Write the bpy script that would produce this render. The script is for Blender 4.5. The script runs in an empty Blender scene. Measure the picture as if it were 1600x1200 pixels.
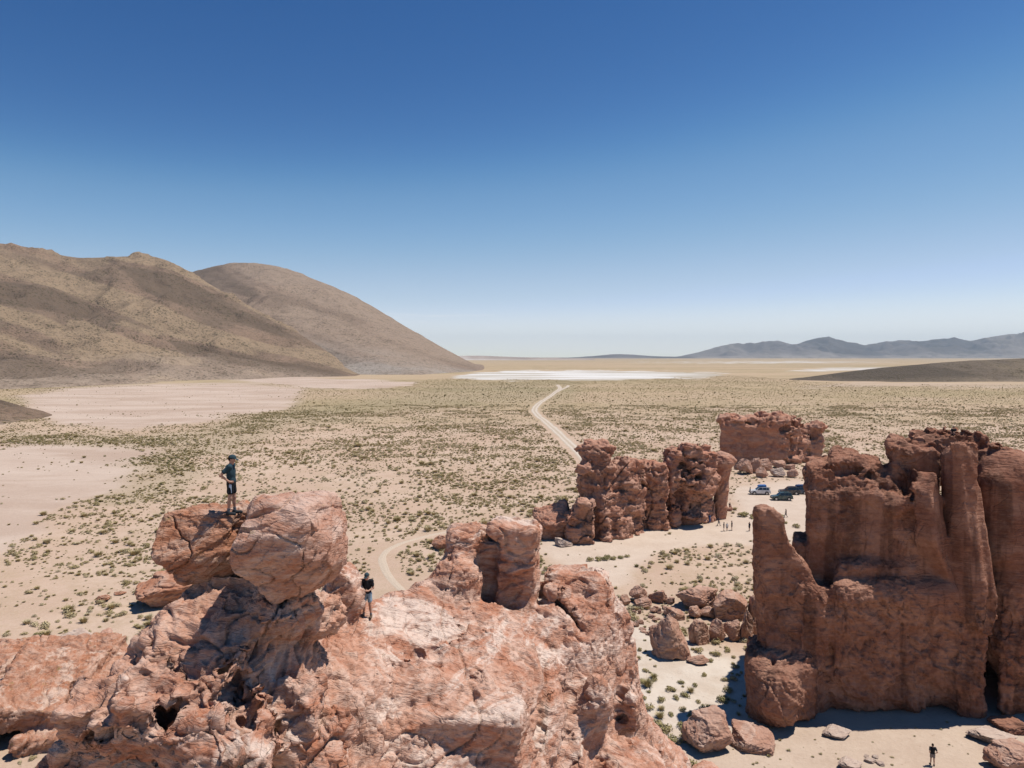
import bpy, math, random
import numpy as np
from mathutils import Vector

# ------------------------------------------------------------------ camera, sky, sun, exposure
scene = bpy.context.scene
COL = scene.collection
CAMZ, FPX = 33.0, 1100.0
TILT = math.atan(43 / FPX)
cam_d = bpy.data.cameras.new('camera')
cam = bpy.data.objects.new('camera', cam_d); COL.objects.link(cam)
cam.location = (0, 0, CAMZ); cam.rotation_euler = (math.pi / 2 - TILT, 0, 0)
cam_d.sensor_fit = 'HORIZONTAL'; cam_d.sensor_width = 36.0; cam_d.lens = 36.0 * FPX / 1600
cam_d.clip_start = 0.1; cam_d.clip_end = 90000
scene.camera = cam

SUN_EL, SUN_AZ = math.radians(67), math.radians(73)      # azimuth from +Y towards +X
world = bpy.data.worlds.new('World'); scene.world = world; world.use_nodes = True
wn, wl = world.node_tree.nodes, world.node_tree.links
wn.clear()
sky = wn.new('ShaderNodeTexSky'); sky.sky_type = 'NISHITA'; sky.sun_disc = False
sky.sun_elevation = SUN_EL; sky.sun_rotation = SUN_AZ
sky.altitude = 3800; sky.air_density = 1.0; sky.dust_density = 0.6; sky.ozone_density = 2.2
bg = wn.new('ShaderNodeBackground'); bg.inputs['Strength'].default_value = 0.1
wo = wn.new('ShaderNodeOutputWorld')
# one tone curve for the whole sky, as a camera would record thin high-altitude air
def scl(f):
    q = wn.new('ShaderNodeVectorMath'); q.operation = 'SCALE'; q.inputs['Scale'].default_value = f; return q
s_in, s_out = scl(0.1), scl(10.0)
tone = wn.new('ShaderNodeRGBCurve')
for ch, pts in enumerate(([(0, 0), (.098, .036), (.157, .170), (.294, .50), (.579, .97), (1, 1)],
                          [(0, 0), (.17, .132), (.267, .35), (.46, .65), (.72, .98), (1, 1)],
                          [(0, 0), (.338, .375), (.481, .61), (.60, .735), (.677, .83), (.733, .93), (1, 1)])):
    cu = tone.mapping.curves[ch]
    cu.points[0].location = pts[0]; cu.points[1].location = pts[-1]
    for q in pts[1:-1]: cu.points.new(*q)
tone.mapping.update()
wl.new(sky.outputs[0], s_in.inputs[0]); wl.new(s_in.outputs[0], tone.inputs['Color']); wl.new(tone.outputs[0], s_out.inputs[0])
# thin streaks of high cloud low over the whole horizon
tc = wn.new('ShaderNodeTexCoord'); mp = wn.new('ShaderNodeMapping'); mp.inputs['Scale'].default_value = (2.2, 2.2, 34); mp.inputs['Location'].default_value = (0.35, 0.1, 0.4)
ns_ = wn.new('ShaderNodeTexNoise'); ns_.inputs['Scale'].default_value = 2.0; ns_.inputs['Detail'].default_value = 6; ns_.inputs['Roughness'].default_value = 0.6
wl.new(tc.outputs['Generated'], mp.inputs[0]); wl.new(mp.outputs[0], ns_.inputs['Vector'])
def mrange(src, a, b, lo, hi):
    q = wn.new('ShaderNodeMapRange'); q.interpolation_type = 'SMOOTHSTEP'; wl.new(src, q.inputs[0])
    for i_, v_ in zip((1, 2, 3, 4), (a, b, lo, hi)): q.inputs[i_].default_value = v_
    return q.outputs[0]
def mul(a, b):
    q = wn.new('ShaderNodeMath'); q.operation = 'MULTIPLY'; wl.new(a, q.inputs[0]); wl.new(b, q.inputs[1]); return q.outputs[0]
sx = wn.new('ShaderNodeSeparateXYZ'); wl.new(tc.outputs['Generated'], sx.inputs[0])
fac = mul(mrange(ns_.outputs['Fac'], 0.58, 0.78, 0.0, 0.55), mul(mrange(sx.outputs[2], 0.02, 0.04, 0, 1), mrange(sx.outputs[2], 0.05, 0.075, 1, 0)))
mx = wn.new('ShaderNodeMix'); mx.data_type = 'RGBA'; wl.new(fac, mx.inputs[0]); wl.new(s_out.outputs[0], mx.inputs[6]); mx.inputs[7].default_value = (9.0, 9.2, 9.4, 1)
wl.new(mx.outputs[2], bg.inputs[0]); wl.new(bg.outputs[0], wo.inputs[0])

sun_d = bpy.data.lights.new('sun', 'SUN'); sun_d.energy = 4.9; sun_d.angle = math.radians(0.53)
sun_d.color = (1.0, 0.955, 0.89)
sun = bpy.data.objects.new('sun', sun_d); COL.objects.link(sun)
SUNV = Vector((math.sin(SUN_AZ) * math.cos(SUN_EL), math.cos(SUN_AZ) * math.cos(SUN_EL), math.sin(SUN_EL)))
sun.rotation_euler = SUNV.to_track_quat('Z', 'Y').to_euler()
sun.location = (30, 10, 90)

vs = scene.view_settings
scene.display_settings.display_device = 'sRGB'
vs.view_transform = 'Standard'; vs.look = 'None'; vs.gamma = 1.0; vs.exposure = 0.0; vs.use_curve_mapping = False
cy = scene.cycles
cy.max_bounces = 5; cy.diffuse_bounces = 1; cy.glossy_bounces = 2; cy.transmission_bounces = 3
cy.volume_bounces = 0; cy.transparent_max_bounces = 6
cy.use_denoising = True

rng = np.random.default_rng(7)
random.seed(7)
CT, ST = math.cos(TILT), math.sin(TILT)

def P(px, py, d):
    """photo pixel + distance along Y -> world point"""
    u, v = (px - 800) / FPX, (600 - py) / FPX
    w = (u, CT + v * ST, v * CT - ST)
    s = d / w[1]
    return np.array((w[0] * s, d, CAMZ + w[2] * s), np.float32)

def G(px, py, z=0.0):
    """photo pixel -> point on the level z"""
    u, v = (px - 800) / FPX, (600 - py) / FPX
    w = (u, CT + v * ST, v * CT - ST)
    s = (z - CAMZ) / w[2]
    return np.array((w[0] * s, w[1] * s, z), np.float32)

def PIX(x, y, z=0.0):
    """world -> photo pixel (numpy)"""
    dz = z - CAMZ
    fwd = np.maximum(y * CT - dz * ST, 0.5); up = y * ST + dz * CT
    return 800 + FPX * x / fwd, 600 - FPX * up / fwd

# ------------------------------------------------------------------ noise in numpy
def hash3(ix, iy, iz, seed):
    with np.errstate(over='ignore'):
        h = (ix.astype(np.uint32) * np.uint32(374761393) + iy.astype(np.uint32) * np.uint32(668265263)
             + iz.astype(np.uint32) * np.uint32(2147483647) + np.uint32(seed) * np.uint32(3266489917))
        h = (h ^ (h >> np.uint32(13))) * np.uint32(1274126177)
        h = (h ^ (h >> np.uint32(16))) * np.uint32(2246822519)
        h ^= h >> np.uint32(15)
    return (h & np.uint32(0xFFFFFF)).astype(np.float32) / np.float32(16777216.0)

def vnoise(p, seed=0):
    p = np.asarray(p, np.float32)
    i = np.floor(p).astype(np.int64); f = p - i
    f = f * f * f * (f * (f * 6 - 15) + 10)
    out = 0
    for dx in (0, 1):
        wx = f[:, 0] if dx else 1 - f[:, 0]
        for dy in (0, 1):
            wy = f[:, 1] if dy else 1 - f[:, 1]
            for dz in (0, 1):
                wz = f[:, 2] if dz else 1 - f[:, 2]
                out = out + wx * wy * wz * hash3(i[:, 0] + dx, i[:, 1] + dy, i[:, 2] + dz, seed)
    return out * 2 - 1

def fbm(p, octs=4, seed=0, gain=0.5, lac=2.03):
    a, s, out = 1.0, 1.0, 0
    for o in range(octs):
        out = out + a * vnoise(p * s, seed + 17 * o); a *= gain; s *= lac
    return out

def ridged(p, octs=3, seed=0, gain=0.5):
    a, s, out = 1.0, 1.0, 0
    for o in range(octs):
        out = out + a * (1 - 2 * np.abs(vnoise(p * s, seed + 31 * o))); a *= gain; s *= 2.1
    return out

def facet(p, seed=0):
    """cellular planes: returns (facet tilt, F2-F1, cell random)"""
    p = np.asarray(p, np.float32)
    i = np.floor(p).astype(np.int64)
    n = len(p)
    b1 = np.full(n, 9.0, np.float32); b2 = b1.copy()
    best = np.zeros((n, 3), np.float32); bid = np.zeros((n, 3), np.int64)
    for dx in (-1, 0, 1):
        for dy in (-1, 0, 1):
            for dz in (-1, 0, 1):
                c = i + np.array((dx, dy, dz))
                o = np.stack([hash3(c[:, 0], c[:, 1], c[:, 2], seed + k) for k in (1, 2, 3)], 1)
                q = p - (c + o)
                d2 = (q * q).sum(1)
                m = d2 < b1
                b2 = np.where(m, b1, np.minimum(b2, d2))
                b1 = np.where(m, d2, b1)
                best[m] = q[m]; bid[m] = c[m]
    dirv = np.stack([hash3(bid[:, 0], bid[:, 1], bid[:, 2], seed + k) for k in (7, 8, 9)], 1) * 2 - 1
    rnd = hash3(bid[:, 0], bid[:, 1], bid[:, 2], seed + 11)
    return (best * dirv).sum(1), np.sqrt(b2) - np.sqrt(b1), rnd

def sstep(a, b, x):
    t = np.clip((x - a) / (b - a), 0, 1)
    return t * t * (3 - 2 * t)

# ------------------------------------------------------------------ volumes -> meshes
def smin(a, b, k):
    if k <= 0: return np.minimum(a, b)
    h = np.maximum(k - np.abs(a - b), 0) / k
    return np.minimum(a, b) - h * h * k * 0.25

class Vol:
    def __init__(s, lo, hi, h):
        s.lo = np.array(lo, np.float32); s.h = h
        s.n = np.maximum(np.ceil((np.array(hi) - s.lo) / h).astype(int) + 1, 4)
        s.ax = [(s.lo[k] + np.arange(s.n[k]) * h).astype(np.float32) for k in range(3)]
        s.f = np.full(tuple(s.n), 50.0, np.float32)
    def sl(s, lo, hi):
        a = np.clip(np.floor((np.array(lo) - s.lo) / s.h).astype(int), 0, s.n)
        b = np.clip(np.ceil((np.array(hi) - s.lo) / s.h).astype(int) + 1, 0, s.n)
        return tuple(slice(a[k], b[k]) for k in range(3))
    def xyz(s, sl):
        return (s.ax[0][sl[0]][:, None, None], s.ax[1][sl[1]][None, :, None], s.ax[2][sl[2]][None, None, :])
    def add(s, prim, k=0.0):
        fn, lo, hi = prim
        m = 3 * s.h + k
        sl = s.sl(np.array(lo) - m, np.array(hi) + m)
        if any(q.stop <= q.start for q in sl): return s
        s.f[sl] = smin(s.f[sl], fn(*s.xyz(sl)), k); return s
    def sub(s, prim, k=0.0):
        fn, lo, hi = prim
        m = 3 * s.h + k
        sl = s.sl(np.array(lo) - m, np.array(hi) + m)
        if any(q.stop <= q.start for q in sl): return s
        s.f[sl] = -smin(-s.f[sl], fn(*s.xyz(sl)), k); return s
    def noise(s, fn, band):
        m = np.abs(s.f) < band
        ix = np.nonzero(m)
        p = np.stack([s.ax[k][ix[k]] for k in range(3)], 1)
        s.f[m] += fn(p); return s
    def mesh(s):
        f = s.f; ins = f < 0
        nx, ny, nz = (q - 1 for q in f.shape)
        c = [ins[a:a + nx, b:b + ny, d:d + nz] for a in (0, 1) for b in (0, 1) for d in (0, 1)]
        cnt = np.zeros((nx, ny, nz), np.int8)
        for q in c: cnt += q
        act = (cnt > 0) & (cnt < 8)
        ix = np.array(np.nonzero(act))
        vid = np.full((nx, ny, nz), -1, np.int64); vid[act] = np.arange(ix.shape[1])
        acc = np.zeros((ix.shape[1], 3), np.float32); num = np.zeros(ix.shape[1], np.float32)
        corner = [(a, b, d) for a in (0, 1) for b in (0, 1) for d in (0, 1)]
        val = [f[ix[0] + a, ix[1] + b, ix[2] + d] for a, b, d in corner]
        for i0 in range(8):
            for i1 in range(i0 + 1, 8):
                df = np.array(corner[i1]) - np.array(corner[i0])
                if np.abs(df).sum() != 1: continue
                a, b = val[i0], val[i1]
                m = (a < 0) != (b < 0)
                t = np.where(m, a / np.where(m, a - b, 1), 0)
                pt = np.array(corner[i0], np.float32)[None] + t[:, None] * df[None]
                acc += np.where(m[:, None], pt, 0); num += m
        V = s.lo + (ix.T + acc / num[:, None]) * s.h
        Q = []
        for ax in range(3):
            a = [slice(None)] * 3; b = [slice(None)] * 3
            a[ax] = slice(0, -1); b[ax] = slice(1, None)
            s0, s1 = ins[tuple(a)], ins[tuple(b)]
            e = np.array(np.nonzero(s0 != s1))
            u, v = (ax + 1) % 3, (ax + 2) % 3
            ok = (e[u] > 0) & (e[v] > 0) & (e[u] < f.shape[u] - 1) & (e[v] < f.shape[v] - 1)
            e = e[:, ok]
            flip = s0[tuple(e)]
            def cell(du, dv):
                q = e.copy(); q[u] -= du; q[v] -= dv
                return vid[tuple(q)]
            q = np.stack([cell(1, 1), cell(0, 1), cell(0, 0), cell(1, 0)], 1)
            q[~flip] = q[~flip][:, ::-1]
            Q.append(q)
        Q = np.concatenate(Q)
        Q = Q[(Q >= 0).all(1)]
        return V.astype(np.float32), Q

def subdivide(V, Q):
    e = np.concatenate([np.stack([Q[:, k], Q[:, (k + 1) % 4]], 1) for k in range(4)])
    e.sort(1)
    key = e[:, 0] * np.int64(len(V) + 1) + e[:, 1]
    uq, first, inv = np.unique(key, return_index=True, return_inverse=True)
    mid = (V[e[first, 0]] + V[e[first, 1]]) * 0.5
    m = len(Q)
    inv = inv.reshape(-1)
    em = [len(V) + inv[k * m:(k + 1) * m] for k in range(4)]
    ctr = len(V) + len(uq) + np.arange(m)
    V2 = np.concatenate([V, mid, V[Q].mean(1)])
    Q2 = np.concatenate([np.stack([Q[:, k], em[k], ctr, em[(k + 3) % 4]], 1) for k in range(4)])
    return V2.astype(np.float32), Q2

def normals(V, Q):
    n = np.cross(V[Q[:, 2]] - V[Q[:, 0]], V[Q[:, 3]] - V[Q[:, 1]])
    N = np.zeros_like(V)
    for k in range(4):
        for c in range(3):
            N[:, c] += np.bincount(Q[:, k], n[:, c], len(V))
    return N / np.maximum(np.linalg.norm(N, axis=1, keepdims=True), 1e-9)

def smooth(V, Q, it=1, w=0.5):
    for _ in range(it):
        A = np.zeros_like(V); cnt = np.zeros(len(V))
        for k in range(4):
            for o in (1, 3):
                a, b = Q[:, k], Q[:, (k + o) % 4]
                cnt += np.bincount(a, minlength=len(V))
                for c in range(3): A[:, c] += np.bincount(a, V[b, c], len(V))
        V = V * (1 - w) + w * (A / np.maximum(cnt, 1)[:, None])
    return V.astype(np.float32)

def mesh_from(name, V, F, shade=True, attrs=None):
    """V (n,3), F (m,k) index array"""
    me = bpy.data.meshes.new(name)
    V = np.ascontiguousarray(V, np.float32); F = np.ascontiguousarray(F, np.int32)
    m, k = F.shape
    me.vertices.add(len(V)); me.vertices.foreach_set('co', V.ravel())
    me.loops.add(m * k); me.loops.foreach_set('vertex_index', F.ravel())
    me.polygons.add(m); me.polygons.foreach_set('loop_start', np.arange(0, m * k, k, dtype=np.int32))
    me.polygons.foreach_set('use_smooth', np.full(m, shade, bool))
    me.update(calc_edges=True)
    for key, arr in (attrs or {}).items():
        at = me.attributes.new(key, 'FLOAT', 'POINT'); at.data.foreach_set('value', np.ascontiguousarray(arr, np.float32))
    return me

def link(name, me, mat=None, parent=None, **props):
    o = bpy.data.objects.new(name, me); COL.objects.link(o)
    if mat is not None and me is not None and not len(me.materials): me.materials.append(mat)
    if parent is not None: o.parent = parent
    for k, v in props.items(): o[k] = v
    return o

def empty(name, loc, rz=0.0, **props):
    o = bpy.data.objects.new(name, None); COL.objects.link(o)
    o.location = loc; o.rotation_euler = (0, 0, rz); o.empty_display_size = 0.2
    for k, v in props.items(): o[k] = v
    return o

# ---- distance-field shapes: each returns (fn, lo, hi)
def rotm(yaw=0, pitch=0, roll=0):
    cy_, sy = math.cos(yaw), math.sin(yaw); cp, sp = math.cos(pitch), math.sin(pitch); cr, sr = math.cos(roll), math.sin(roll)
    Rz = np.array([[cy_, -sy, 0], [sy, cy_, 0], [0, 0, 1]]); Rx = np.array([[1, 0, 0], [0, cp, -sp], [0, sp, cp]])
    Ry = np.array([[cr, 0, sr], [0, 1, 0], [-sr, 0, cr]])
    return (Rz @ Rx @ Ry).astype(np.float32)

def box(c, half, r=0.3, yaw=0, pitch=0, roll=0, chops=(), taper=0.0, cuts=()):
    """rounded box; chops = list of (normal, offset as fraction of reach); taper narrows x,y with height"""
    c = np.array(c, np.float32); half = np.array(half, np.float32); R = rotm(yaw, pitch, roll)
    r = min(r, float(half.min()) * 0.95)
    ch = []
    for n, k in chops:
        n = np.array(n, np.float32); n /= np.linalg.norm(n)
        ch.append((n, k * float(np.abs(n * half).sum())))
    for n, pt in cuts:                                # world-space planes (normal, point)
        n = np.array(n, np.float32); n /= np.linalg.norm(n)
        ch.append((R.T @ n, float(n @ (np.array(pt, np.float32) - c))))
    def fn(x, y, z):
        dx, dy, dz = x - c[0], y - c[1], z - c[2]
        q = [R[0, k] * dx + R[1, k] * dy + R[2, k] * dz for k in range(3)]
        sc = 1.0
        if taper:
            sc = 1 - taper * np.clip(q[2] / half[2], -1.2, 1.2)
        a = [np.abs(q[0]) - (half[0] * sc - r), np.abs(q[1]) - (half[1] * sc - r), np.abs(q[2]) - (half[2] - r)]
        out = np.sqrt(np.maximum(a[0], 0) ** 2 + np.maximum(a[1], 0) ** 2 + np.maximum(a[2], 0) ** 2) \
            + np.minimum(np.maximum(np.maximum(a[0], a[1]), a[2]), 0) - r
        for n, k in ch:
            out = -smin(-out, -(n[0] * q[0] + n[1] * q[1] + n[2] * q[2] - k), r * 0.5)
        return out
    ext = (np.abs(R) * (half * (1 + abs(taper)))[None]).sum(1)
    return fn, c - ext, c + ext

def ball(c, rad, yaw=0, pitch=0, roll=0):
    c = np.array(c, np.float32); rad = np.array(rad, np.float32) * np.ones(3, np.float32); R = rotm(yaw, pitch, roll)
    def fn(x, y, z):
        dx, dy, dz = x - c[0], y - c[1], z - c[2]
        q = [(R[0, k] * dx + R[1, k] * dy + R[2, k] * dz) / rad[k] for k in range(3)]
        k0 = np.sqrt(q[0] ** 2 + q[1] ** 2 + q[2] ** 2)
        return (k0 - 1) * float(rad.min())
    e = float(rad.max()); ext = (np.abs(R) * rad[None]).sum(1)
    return fn, c - ext, c + ext

def cap(a, b, ra, rb=None):
    a = np.array(a, np.float32); b = np.array(b, np.float32); rb = ra if rb is None else rb
    d = b - a; L = float((d * d).sum()) + 1e-9
    def fn(x, y, z):
        px, py, pz = x - a[0], y - a[1], z - a[2]
        t = np.clip((px * d[0] + py * d[1] + pz * d[2]) / L, 0, 1)
        return np.sqrt((px - t * d[0]) ** 2 + (py - t * d[1]) ** 2 + (pz - t * d[2]) ** 2) - (ra + (rb - ra) * t)
    m = max(ra, rb)
    return fn, np.minimum(a, b) - m, np.maximum(a, b) + m

def pbox(px0, px1, py0, py1, d, th, r=0.5, zmin=None, **kw):
    """box whose front face fills that stretch of the photograph when its front stands at distance d"""
    a = P(px0, py1, d); b = P(px1, py0, d)
    z0 = a[2] if zmin is None else zmin
    c = ((a[0] + b[0]) / 2, d + th / 2, (z0 + b[2]) / 2)
    if th > 2.5 and px0 > 850: kw['cuts'] = [((-1, (px0 - 800) / FPX, 0), (a[0], d, 0))]   # the flank turns away from the front edge
    return box(c, (abs(b[0] - a[0]) / 2, th / 2, abs(b[2] - z0) / 2), r, **kw)

# ------------------------------------------------------------------ materials
def nmat(name):
    m = bpy.data.materials.new(name); m.use_nodes = True
    nt = m.node_tree; nt.nodes.clear()
    out = nt.nodes.new('ShaderNodeOutputMaterial'); b = nt.nodes.new('ShaderNodeBsdfPrincipled')
    nt.links.new(b.outputs[0], out.inputs[0])
    b.inputs['Roughness'].default_value = 0.9
    b.inputs['Specular IOR Level'].default_value = 0.15
    return m, nt, b

class NB:
    """short node building"""
    def __init__(s, nt): s.nt = nt
    def n(s, t, **kw):
        q = s.nt.nodes.new(t)
        for k, v in kw.items(): setattr(q, k, v)
        return q
    def l(s, a, b): s.nt.links.new(a, b)
    def pos(s): return s.n('ShaderNodeNewGeometry').outputs['Position']
    def obj(s): return s.n('ShaderNodeTexCoord').outputs['Object']
    def mapv(s, v, scale=(1, 1, 1), rot=(0, 0, 0), loc=(0, 0, 0)):
        m = s.n('ShaderNodeMapping'); s.l(v, m.inputs[0])
        m.inputs['Scale'].default_value = scale; m.inputs['Rotation'].default_value = rot; m.inputs['Location'].default_value = loc
        return m.outputs[0]
    def noise(s, v, scale, detail=4, rough=0.55, dist=0.0):
        q = s.n('ShaderNodeTexNoise'); s.l(v, q.inputs['Vector'])
        q.inputs['Scale'].default_value = scale; q.inputs['Detail'].default_value = detail
        q.inputs['Roughness'].default_value = rough; q.inputs['Distortion'].default_value = dist
        return q.outputs['Fac']
    def voro(s, v, scale, feature='F1', rand=1.0, out='Distance'):
        q = s.n('ShaderNodeTexVoronoi', feature=feature); s.l(v, q.inputs['Vector'])
        q.inputs['Scale'].default_value = scale; q.inputs['Randomness'].default_value = rand
        return q.outputs[out]
    def ramp(s, f, a, b, lo=0.0, hi=1.0):
        q = s.n('ShaderNodeMapRange', interpolation_type='SMOOTHSTEP'); s.l(f, q.inputs[0])
        for k, v in zip((1, 2, 3, 4), (a, b, lo, hi)): q.inputs[k].default_value = v
        return q.outputs[0]
    def mix(s, f, a, b, mode='MIX'):
        q = s.n('ShaderNodeMix', data_type='RGBA', blend_type=mode)
        if isinstance(f, (int, float)): q.inputs[0].default_value = f
        else: s.l(f, q.inputs[0])
        for i, c in ((6, a), (7, b)):
            if isinstance(c, tuple): q.inputs[i].default_value = (*c, 1)
            else: s.l(c, q.inputs[i])
        return q.outputs[2]
    def math(s, op, a, b=0.0):
        q = s.n('ShaderNodeMath', operation=op)
        for i, c in ((0, a), (1, b)):
            if isinstance(c, (int, float)): q.inputs[i].default_value = c
            else: s.l(c, q.inputs[i])
        return q.outputs[0]
    def attr(s, name, kind='GEOMETRY'):
        q = s.n('ShaderNodeAttribute', attribute_name=name, attribute_type=kind); return q.outputs['Fac']
    def bump(s, h, strength, dist, normal=None):
        q = s.n('ShaderNodeBump'); q.inputs['Strength'].default_value = strength; q.inputs['Distance'].default_value = dist
        s.l(h, q.inputs['Height'])
        if normal is not None: s.l(normal, q.inputs['Normal'])
        return q.outputs[0]

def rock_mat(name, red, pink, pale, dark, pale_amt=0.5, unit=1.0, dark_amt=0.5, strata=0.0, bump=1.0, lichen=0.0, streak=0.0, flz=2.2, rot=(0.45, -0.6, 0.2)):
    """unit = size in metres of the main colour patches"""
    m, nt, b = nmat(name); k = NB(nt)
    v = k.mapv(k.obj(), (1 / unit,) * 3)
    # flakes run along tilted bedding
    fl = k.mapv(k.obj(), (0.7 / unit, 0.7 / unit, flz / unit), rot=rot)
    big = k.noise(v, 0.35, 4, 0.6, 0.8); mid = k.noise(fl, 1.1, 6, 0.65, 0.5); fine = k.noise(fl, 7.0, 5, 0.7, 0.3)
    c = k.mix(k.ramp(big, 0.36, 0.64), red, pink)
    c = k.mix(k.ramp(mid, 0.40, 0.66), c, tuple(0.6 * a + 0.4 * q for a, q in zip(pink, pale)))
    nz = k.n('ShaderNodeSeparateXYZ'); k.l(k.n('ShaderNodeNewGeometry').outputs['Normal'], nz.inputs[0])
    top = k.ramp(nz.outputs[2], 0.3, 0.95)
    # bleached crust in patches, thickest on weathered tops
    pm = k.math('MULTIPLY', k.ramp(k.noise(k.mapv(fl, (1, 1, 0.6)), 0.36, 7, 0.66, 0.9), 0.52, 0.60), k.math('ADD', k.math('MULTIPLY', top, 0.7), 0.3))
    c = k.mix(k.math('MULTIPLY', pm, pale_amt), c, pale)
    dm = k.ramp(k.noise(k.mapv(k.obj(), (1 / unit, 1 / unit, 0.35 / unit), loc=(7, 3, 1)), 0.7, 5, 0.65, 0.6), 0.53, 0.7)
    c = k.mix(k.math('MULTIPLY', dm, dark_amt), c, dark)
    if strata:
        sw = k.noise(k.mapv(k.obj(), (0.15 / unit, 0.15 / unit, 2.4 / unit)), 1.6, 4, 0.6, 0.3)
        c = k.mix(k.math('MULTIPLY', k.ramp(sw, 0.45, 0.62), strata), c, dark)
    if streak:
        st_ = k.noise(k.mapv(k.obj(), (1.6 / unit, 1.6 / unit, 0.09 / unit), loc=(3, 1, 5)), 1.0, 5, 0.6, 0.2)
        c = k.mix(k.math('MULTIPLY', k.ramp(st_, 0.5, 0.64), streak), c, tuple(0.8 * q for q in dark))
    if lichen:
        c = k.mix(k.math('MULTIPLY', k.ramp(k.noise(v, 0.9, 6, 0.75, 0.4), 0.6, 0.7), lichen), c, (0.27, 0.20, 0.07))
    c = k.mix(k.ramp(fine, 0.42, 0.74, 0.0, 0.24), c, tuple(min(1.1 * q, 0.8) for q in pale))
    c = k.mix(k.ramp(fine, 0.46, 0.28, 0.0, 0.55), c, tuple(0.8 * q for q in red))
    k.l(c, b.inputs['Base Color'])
    h1 = k.noise(fl, 2.0, 9, 0.66, 0.35)
    stp = k.noise(k.mapv(fl, (0.6, 0.6, 3.0)), 1.3, 4, 0.55, 0.4)
    crk = k.ramp(k.math('ABSOLUTE', k.math('SUBTRACT', k.noise(k.mapv(k.obj(), (0.8 / unit, 0.8 / unit, 0.5 / unit), rot=(0.3, 0.4, 0.9)), 0.55, 3, 0.5, 1.2), 0.5)), 0.0, 0.012)
    hh = k.math('ADD', k.math('MULTIPLY', h1, 0.85), k.math('ADD', k.math('MULTIPLY', k.math('PINGPONG', stp, 0.11), 1.6), k.math('MULTIPLY', crk, 0.22)))
    n1 = k.bump(hh, 0.7 * bump, 0.17 * unit)
    n2 = k.bump(k.noise(fl, 14.0, 5, 0.75), 0.6 * bump, 0.04 * unit, n1)
    k.l(n2, b.inputs['Normal'])
    b.inputs['Roughness'].default_value = 0.93; b.inputs['Specular IOR Level'].default_value = 0.08
    return m

RED, PINK, PALE, DARK = (0.43, 0.178, 0.102), (0.525, 0.28, 0.188), (0.71, 0.57, 0.475), (0.16, 0.078, 0.054)
M_fore = rock_mat('rock_outcrop_stone', RED, PINK, PALE, DARK, 0.8, 1.0, 0.42)
M_bould = rock_mat('boulder_stone', (0.40, 0.165, 0.088), (0.43, 0.205, 0.125), (0.62, 0.46, 0.36), DARK, 0.75, 0.9, 0.45, 0.15, lichen=0.75)
M_bould2 = rock_mat('pale_boulder_stone', (0.41, 0.195, 0.125), (0.50, 0.285, 0.205), (0.70, 0.56, 0.47), DARK, 0.95, 1.1, 0.30, 0.05, lichen=0.8)
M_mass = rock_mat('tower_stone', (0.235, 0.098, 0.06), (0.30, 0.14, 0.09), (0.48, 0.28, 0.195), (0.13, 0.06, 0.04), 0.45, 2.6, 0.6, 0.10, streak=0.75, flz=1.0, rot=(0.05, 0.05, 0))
M_wall = rock_mat('wall_stone', (0.41, 0.175, 0.108), (0.48, 0.245, 0.165), (0.54, 0.34, 0.25), (0.13, 0.058, 0.04), 0.6, 3.0, 0.45, 0.15, flz=1.2, rot=(0.05, 0.05, 0))
M_rub = rock_mat('rubble_stone', (0.38, 0.19, 0.125), (0.45, 0.265, 0.19), (0.58, 0.44, 0.35), (0.2, 0.1, 0.07), 0.7, 1.2, 0.35)
M_palerock = rock_mat('pale_stone', (0.46, 0.33, 0.26), (0.52, 0.39, 0.31), (0.6, 0.5, 0.42), (0.3, 0.19, 0.14), 0.7, 0.9, 0.3)
def flat(name, col, rough=0.7, spec=0.3, metal=0.0, var=0.12):
    m, nt, b = nmat(name); k = NB(nt)
    c = k.mix(k.ramp(k.noise(k.obj(), 7.0, 3), 0.3, 0.7), tuple(q * (1 - var) for q in col), tuple(min(q * (1 + var), 1) for q in col))
    k.l(c, b.inputs['Base Color']); b.inputs['Roughness'].default_value = rough
    b.inputs['Specular IOR Level'].default_value = spec; b.inputs['Metallic'].default_value = metal
    return m
# ------------------------------------------------------------------ zones of the plain (drawn as ground polygons)
def poly_sd(px, py, poly, sx=1.0, sy=1.0):
    """signed distance (+ inside) to a polygon given in photo pixels"""
    P_ = np.array(poly, np.float64) * (sx, sy); x = px * sx; y = py * sy
    d2 = np.full(x.shape, 1e18); ins = np.zeros(x.shape, bool)
    for a, b in zip(P_, np.roll(P_, -1, 0)):
        e = b - a; wx, wy = x - a[0], y - a[1]
        t = np.clip((wx * e[0] + wy * e[1]) / (e @ e + 1e-9), 0, 1)
        d2 = np.minimum(d2, (wx - t * e[0]) ** 2 + (wy - t * e[1]) ** 2)
        c = (a[1] > y) != (b[1] > y)
        ins ^= c & (x < (b[0] - a[0]) * (y - a[1]) / (b[1] - a[1] + 1e-12) + a[0])
    return np.where(ins, 1, -1) * np.sqrt(d2)

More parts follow.
